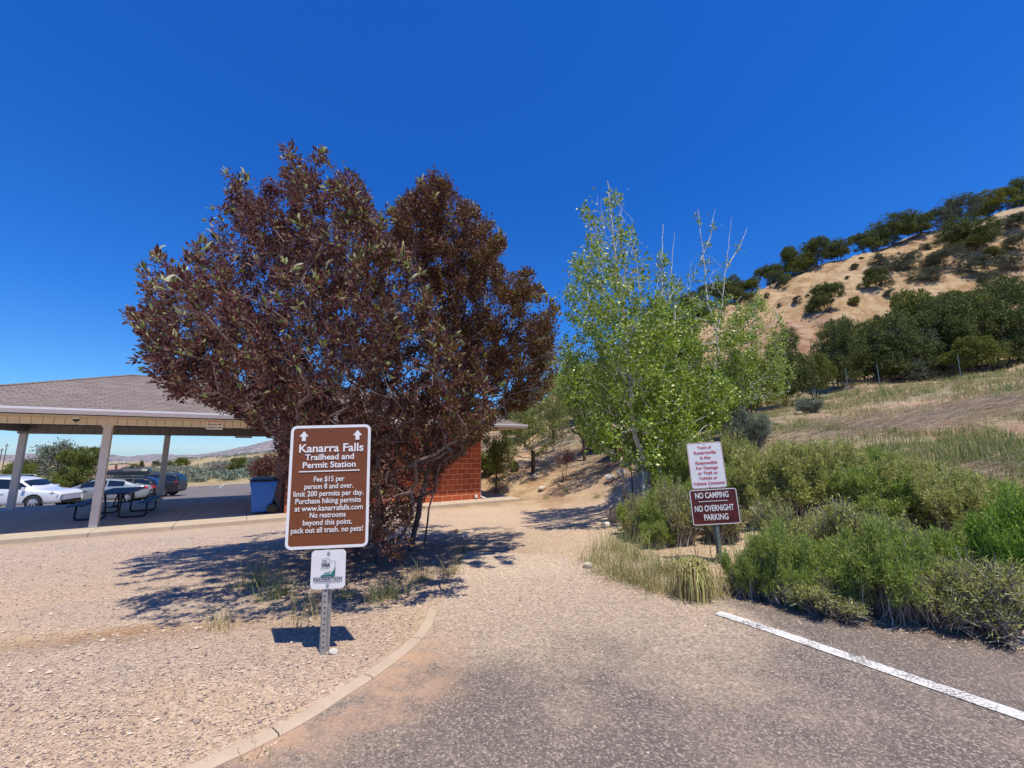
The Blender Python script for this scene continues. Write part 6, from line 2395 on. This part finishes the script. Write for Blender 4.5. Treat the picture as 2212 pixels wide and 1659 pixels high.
# ------------------------------------------------------------------ loose stones, twigs and litter
def loose_stones():
    rng = np.random.default_rng(123)
    n = 230000
    f = np.exp(rng.uniform(math.log(.9), math.log(9.5), n))
    u_ = rng.uniform(-1.45, 1.1, n)
    x, y = u_ * f, f
    s, nn = to_local(x, y)
    z = H(x, y)
    # outside the kerb line the asphalt carries fewer stones
    i = np.argmin((x[:, None] - KC[None, ::4, 0]) ** 2 + (y[:, None] - KC[None, ::4, 1]) ** 2, axis=1) * 4
    side = ((x - KC[i, 0]) * knn[i, 0] + (y - KC[i, 1]) * knn[i, 1])
    near_k = (side > -.02) & (side < .15) & (y < KC[0, 1] + .1)
    on_as = (side < 0) & (x > -1.2)
    px, py = proj(np.stack([x, y, z], 1))
    dens = np.where(on_as, np.clip((1480 - py) / 260, .10, .8), .85) * (.35 + fbm(x * 1.4, y * 1.4, 3))
    dens = np.where((px > 1500) & (py > 1260), dens * .45, dens)
    ok = (nn < -1.02) & ~near_k & (rng.random(n) < dens) & ~((z > .35) & (x > 3))
    x, y, z = x[ok], y[ok], z[ok]
    on_as = on_as[ok]
    n = len(x)
    r = np.exp(rng.normal(size=n) * .45) * .0032 * (1 + .045 * y ** 1.3)
    r = np.minimum(r, .022)
    r = np.where(on_as, r * .8, r)
    oc = np.array([(1, 0, 0), (0, 1, 0), (-1, 0, 0), (0, -1, 0), (0, 0, 1), (0, 0, -.6)], float)
    tri = np.array([(0, 1, 4), (1, 2, 4), (2, 3, 4), (3, 0, 4), (1, 0, 5), (2, 1, 5), (3, 2, 5), (0, 3, 5)])
    sc = rng.uniform(.65, 1.35, (n, 6, 1)) * np.array([1, 1, .62])
    a = rng.uniform(0, 6.28, n)
    V = oc[None] * sc * r[:, None, None]
    X = V[..., 0] * np.cos(a)[:, None] - V[..., 1] * np.sin(a)[:, None]
    Y = V[..., 0] * np.sin(a)[:, None] + V[..., 1] * np.cos(a)[:, None]
    V = np.stack([X + x[:, None], Y + y[:, None], V[..., 2] + (z + .004 + r * .22)[:, None]], 2).reshape(-1, 3)
    F = (np.arange(n)[:, None, None] * 6 + tri[None]).reshape(-1, 3)
    m = leafmat('loose_stone', [(0, (.17, .13, .135)), (.25, (.36, .27, .23)), (.5, (.54, .40, .29)), (.8, (.64, .50, .38)), (1, (.72, .62, .50))], .9, 0.0, .2)
    o = qmesh('gravel', V, F, m)
    tag(o, 'loose tan, grey and purple gravel stones on the ground', None, None, 'stuff')
    print('stones', n)
    # straw, bark and twig litter along the edge of the brush
    n = 5200
    t_ = rng.random(n) ** .8
    i = (t_ * 150).astype(int)
    off = np.abs(rng.normal(size=n)) * .22 - .05
    inw = rng.random(n) < .25
    off = np.where(inw, rng.random(n) ** 2 * 1.6, off)
    c = RC[i] + (LC[np.minimum(i + 4, 159)] - RC[i]) / np.linalg.norm(LC[np.minimum(i + 4, 159)] - RC[i], axis=1)[:, None] * off[:, None]
    c = c + rng.normal(size=(n, 2)) * .05
    L_ = np.exp(rng.normal(size=n) * .5) * .035
    A_ = rng.uniform(0, 3.14, n)
    D = np.stack([np.cos(A_), np.sin(A_)], 1) * L_[:, None] / 2
    a, b = c - D, c + D
    W_ = np.stack([-np.sin(A_), np.cos(A_)], 1) * .0022
    zz = H(c[:, 0], c[:, 1]) + .011
    V = np.stack([np.concatenate([a - W_, zz[:, None]], 1), np.concatenate([b - W_, zz[:, None] + .003], 1), np.concatenate([b + W_, zz[:, None] + .006], 1), np.concatenate([a + W_, zz[:, None] + .003], 1)], 1).reshape(-1, 3)
    o = qmesh('dry_litter', V, np.arange(n * 4).reshape(n, 4), M['straw'])
    tag(o, 'dry straw and twig litter between asphalt and brush', None, None, 'stuff')


loose_stones()


def rock(px, py, w_, hh, mat, label, seed, f=None, name='rock', sink=.25):
    g = hit(px, py, 1.0)
    bm = bmesh.new()
    bmesh.ops.create_icosphere(bm, subdivisions=3, radius=1)
    rr = np.random.default_rng(seed)
    ax = unit(rr.normal(size=(9, 3)))
    dd = rr.uniform(.55, .95, 9)
    for v_ in bm.verts:
        c = np.array(v_.co)
        for a_, d_ in zip(ax, dd):
            e = c @ a_ - d_
            if e > 0: c = c - a_ * e * .85
        v_.co = Vector(c)
        v_.co.x *= w_ / 2; v_.co.y *= w_ / 2 * .8; v_.co.z = v_.co.z * hh / 2 + hh / 2 * (1 - sink)
    me = bpy.data.meshes.new(name)
    bm.to_mesh(me); bm.free()
    me.materials.append(M[mat])
    o = bpy.data.objects.new(name, me)
    COL.objects.link(o)
    o.location = g
    o.rotation_euler = (0, 0, seed)
    tag(o, label, 'rock', 'rocks along the path and embankment')


for i, q in enumerate([(1333, 1128, .50, .42, 'rock_tan', 'largest tan rock at the foot of the hydrant'), (1362, 1126, .30, .22, 'rock_red', 'reddish flat rock right of the largest tan rock'),
                       (1312, 1140, .17, .14, 'rock_pale', 'small pale round stone left of the largest tan rock'), (1340, 1146, .14, .10, 'rock_tan', 'little stone lying in front of the largest tan rock'),
                       (1155, 1034, .38, .26, 'rock_pale', 'pale stone at the foot of the small olive tree'), (1171, 1060, .45, .22, 'rock_pale', 'low pale stone in the shade of the embankment foot'),
                       (1318, 1040, .55, .36, 'rock_pale', 'pale stone low in the line of embankment stones'), (1343, 1030, .42, .34, 'rock_pale', 'pale stone in the line just left of the hydrant pipe'),
                       (1380, 1018, .40, .32, 'rock_pale', 'white stone beside the thick dark trunk'), (1252, 1050, .36, .2, 'rock_tan', 'half buried tan stone under the embankment weeds'),
                       (1210, 1050, .3, .18, 'rock_tan', 'small tan stone below the red leaved sapling'), (721, 1412, .075, .045, 'rock_pale', 'pale pebble touching the foot of the trailhead sign post'),
                       (1003, 1160, .16, .10, 'rock_pale', 'pale stone in the dappled shade beside the purple tree'), (985, 1150, .12, .09, 'rock_red', 'small dull stone in the tree shade'),
                       (1270, 1228, .14, .09, 'rock_pale', 'white stone at the gravel edge among yellowish grass'), (1190, 1100, .1, .07, 'rock_tan', 'single small stone on the far path')]):
    rock(*q, seed=i + 2)


# ------------------------------------------------------------------ hydrant, pipe, lamp
def make_hydrant():
    g = hit(1353, 1116)
    top = P(1340, 968, g[1])
    t = empty('yard_hydrant', g, 0, 'tall thin rusty water hydrant with red handle beside the tan rock', 'hydrant')
    T = Vector(top) - Vector(g)
    mb = MB(); mb.tube([(0, 0, -.1), tuple(T * .5), tuple(T * .93)], .026, 10); mb.build('pipe', M['pipe'], t, smooth=True)
    h0 = T * .93
    mb = MB(); mb.lathe([(0, 0), (.045, 0), (.05, .03), (.045, .10), (.03, .13), (0, .13)], 14, Matrix.Translation(h0)); hd = mb.build('head', M['rust'], t, smooth=True)
    mb = MB(); mb.tube([h0 + Vector((.03, 0, .06)), h0 + Vector((.09, 0, .07)), h0 + Vector((.15, 0, .055)), h0 + Vector((.165, 0, .01))], .018, 8); mb.build('spout', M['rust'], t, smooth=True)
    mb = MB()
    pts = [h0 + Vector((-.02, 0, .12)), h0 + Vector((-.05, 0, .20)), h0 + Vector((.0, 0, .26)), h0 + Vector((.05, 0, .22)), h0 + Vector((.04, 0, .12))]
    mb.tube(pts, .011, 8)
    mb.tube([h0 + Vector((-.03, 0, .10)), h0 + Vector((-.09, 0, .12)), h0 + Vector((-.10, 0, .0)), h0 + Vector((-.06, 0, -.04))], .010, 8)
    mb.build('lever', M['rust'], t, smooth=True)
    mb = MB(); mb.tube([h0 + Vector((.165, 0, .01)), h0 + Vector((.17, 0, -.2)), h0 * .6 + Vector((.20, 0, .1)), h0 * .35 + Vector((.185, 0, .0)), Vector((.19, 0, .02))], .014, 8)
    mb.build('hose', M['black'], t, smooth=True)
    mb = MB(); mb.lathe([(.03, -.03), (.04, -.03), (.04, .03), (.03, .03)], 12, Matrix.Translation(T * .28)); mb.build('coupling', M['rust'], t)


make_hydrant()


def make_cane():
    g = hit(1455, 1062)
    f = g[1]
    t = empty('bent_pipe', g, 0, 'white plastic pipe bent over like a cane among the aspen stems', 'pipe')
    k = f / FPX
    o = Vector(P(1462, 1040, f)) - Vector(g)
    a = Vector(P(1447, 1012, f)) - Vector(g)
    mb = MB()
    mb.tube([(.12, 0, -.05), o * 1.0, a + Vector((.03, 0, -.02)), a + Vector((0, 0, .05)), a + Vector((-.07, 0, .045)), a + Vector((-.10, 0, -.02)), a + Vector((-.12, 0, -.3)), a + Vector((-.13, 0, -.75))], .035, 10)
    mb.build('pipe', M['pvc'], t, smooth=True)
    mb = MB(); mb.lathe([(.036, -.03), (.045, -.03), (.045, .03), (.036, .03)], 12, Matrix.Translation(o)); mb.build('coupling', M['white_metal'], t)


make_cane()


def make_stake_lamp():
    g = hit(1409, 1150)
    t = empty('stake_lamp', g, 0, 'small white garden stake lamp in the grass below the aspens', 'lamp')
    mb = MB(); mb.tube([(0, 0, -.05), (0, 0, .22)], .010, 8); mb.build('stake', M['white_metal'], t)
    mb = MB(); mb.lathe([(0, .22), (.035, .22), (.05, .25), (.05, .33), (.035, .34)], 12); mb.build('lamp_shade', M['frost'], t, smooth=True)
    mb = MB(); mb.lathe([(.062, .335), (.058, .35), (.02, .385), (0, .39)], 12); mb.build('cap', M['white_metal'], t, smooth=True)


make_stake_lamp()


# ------------------------------------------------------------------ fences and poles
def fence(name, label, posts, pm, wires=(.35, .65, .95, 1.2), topm=None, f=None, hgt=1.3, r=.03):
    pts = []
    for q in posts:
        if len(q) == 3:
            a, b = ray(q[0], q[1]); g = (a * q[2], q[2], h(a * q[2], q[2]))
        else:
            g = hit(q[0], q[1])
        pts.append(g)
    o0 = Vector(pts[0])
    t = empty(name, tuple(o0), 0, label, 'fence', 'wire fences')
    for i, g in enumerate(pts):
        d = Vector(g) - o0
        mb = MB()
        lean = .03 * math.sin(i * 2.3)
        mb.tube([d + Vector((0, 0, -.2)), d + Vector((lean, 0, hgt))], r, 6)
        p = mb.build('post', pm, t)
        if topm is not None:
            mb = MB(); mb.tube([d + Vector((lean, 0, hgt - .18)), d + Vector((lean, 0, hgt + .01))], r * 1.15, 6); mb.build('cap', topm, p)
    mb = MB()
    for a, b in zip(pts[:-1], pts[1:]):
        for wz in wires:
            A_, B_ = Vector(a) - o0 + Vector((0, 0, wz * hgt / 1.3)), Vector(b) - o0 + Vector((0, 0, wz * hgt / 1.3))
            m_ = (A_ + B_) / 2 - Vector((0, 0, .03))
            mb.tube([A_, m_, B_], .003, 4, cap=False)
    mb.build('wire', M['wire'], t)


fence('wire_fence', 'wire fence with thin steel posts along the top of the grassy bank', [(1760, 846, 21), (1829, 826, 22), (1903, 845, 21), (2077, 822, 20.5), (2300, 790, 20)], M['galv_green'], wires=(.5, 1.1), hgt=1.3, r=.022)
fence('wire_fence', 'nearer wire fence with wooden posts at the edge of the dry field', [(340, 1047), (399, 1039), (461, 1034), (505, 1031), (560, 1026)], M['wood'], r=.05)
fence('wire_fence', 'farther wire fence crossing the sagebrush field', [(300, 1030), (358, 1026), (427, 1024), (485, 1020), (522, 1018), (570, 1014)], M['wood'], r=.06)
fence('wire_fence', 'short fence of close wooden posts by the red brown post', [(232, 1034), (238, 1034), (250, 1033)], M['wood'], r=.07)
g = hit(247, 1032)
mb = MB(); mb.tube([(0, 0, -.2), (.03, 0, 1.9)], .13, 8)
o = mb.build('painted_post', M['wood_red'], loc=g)
tag(o, 'thick red brown wooden post in the field behind the near shelter post', 'post')
for (px, hgt, lab) in ((10, 9.5, 'taller utility pole far off at the left border'), (1, 7.5, 'shorter utility pole at the very left border')):
    x, y, z = P(px, 980, 210)
    z = h(x, y)
    t = empty('utility_pole', (x, y, z), 0, lab, 'pole', 'utility poles at the left border')
    top_z = P(px + 3, 958 if px == 10 else 968, 210)[2] - z
    mb = MB(); mb.tube([(0, 0, -.5), (.4, 0, top_z)], [.22, .16], 8); mb.build('pole', M['wood'], t)
    mb = MB(); mb.box(-.9, 1.6, -.08, .08, top_z - 1.2, top_z - .95); mb.build('crossarm', M['wood'], t)


# sagebrush field beyond the lot
def sage_field():
    rng = np.random.default_rng(9)
    n = 4600
    f = np.exp(rng.uniform(math.log(47), math.log(170), n))
    x = rng.uniform(-1.75, -.30, n) * f
    y = f
    den = fbm(x * .09, y * .09, 3)
    ok = (den > .46) & ~((np.abs((x + 62) - (y - 55) * -.75) < 7)) & (y - x * .12 > 52)
    x, y = x[ok], y[ok]
    z = H(x, y)
    k = 44
    ii = np.repeat(np.arange(len(x)), k)
    sz = rng.uniform(.5, 1.1, len(x))[ii]
    q = unit(rng.normal(size=(len(ii), 3)))
    q[:, 2] = np.abs(q[:, 2])
    b = np.stack([x[ii], y[ii], z[ii]], 1) + q * sz[:, None] * np.array([.9, .9, .6]) * rng.uniform(.6, 1, (len(ii), 1))
    V, F = leaf_quads(b, unit(q + rng.normal(size=q.shape) * .5 + np.array([0, 0, .4])), rng.uniform(.2, .42, len(ii)), .16, rng, .1)
    o = qmesh('sagebrush_field', V, F, M['sage'])
    tag(o, 'mass of grey green sagebrush covering the field beyond the fences', None, None, 'stuff')


sage_field()
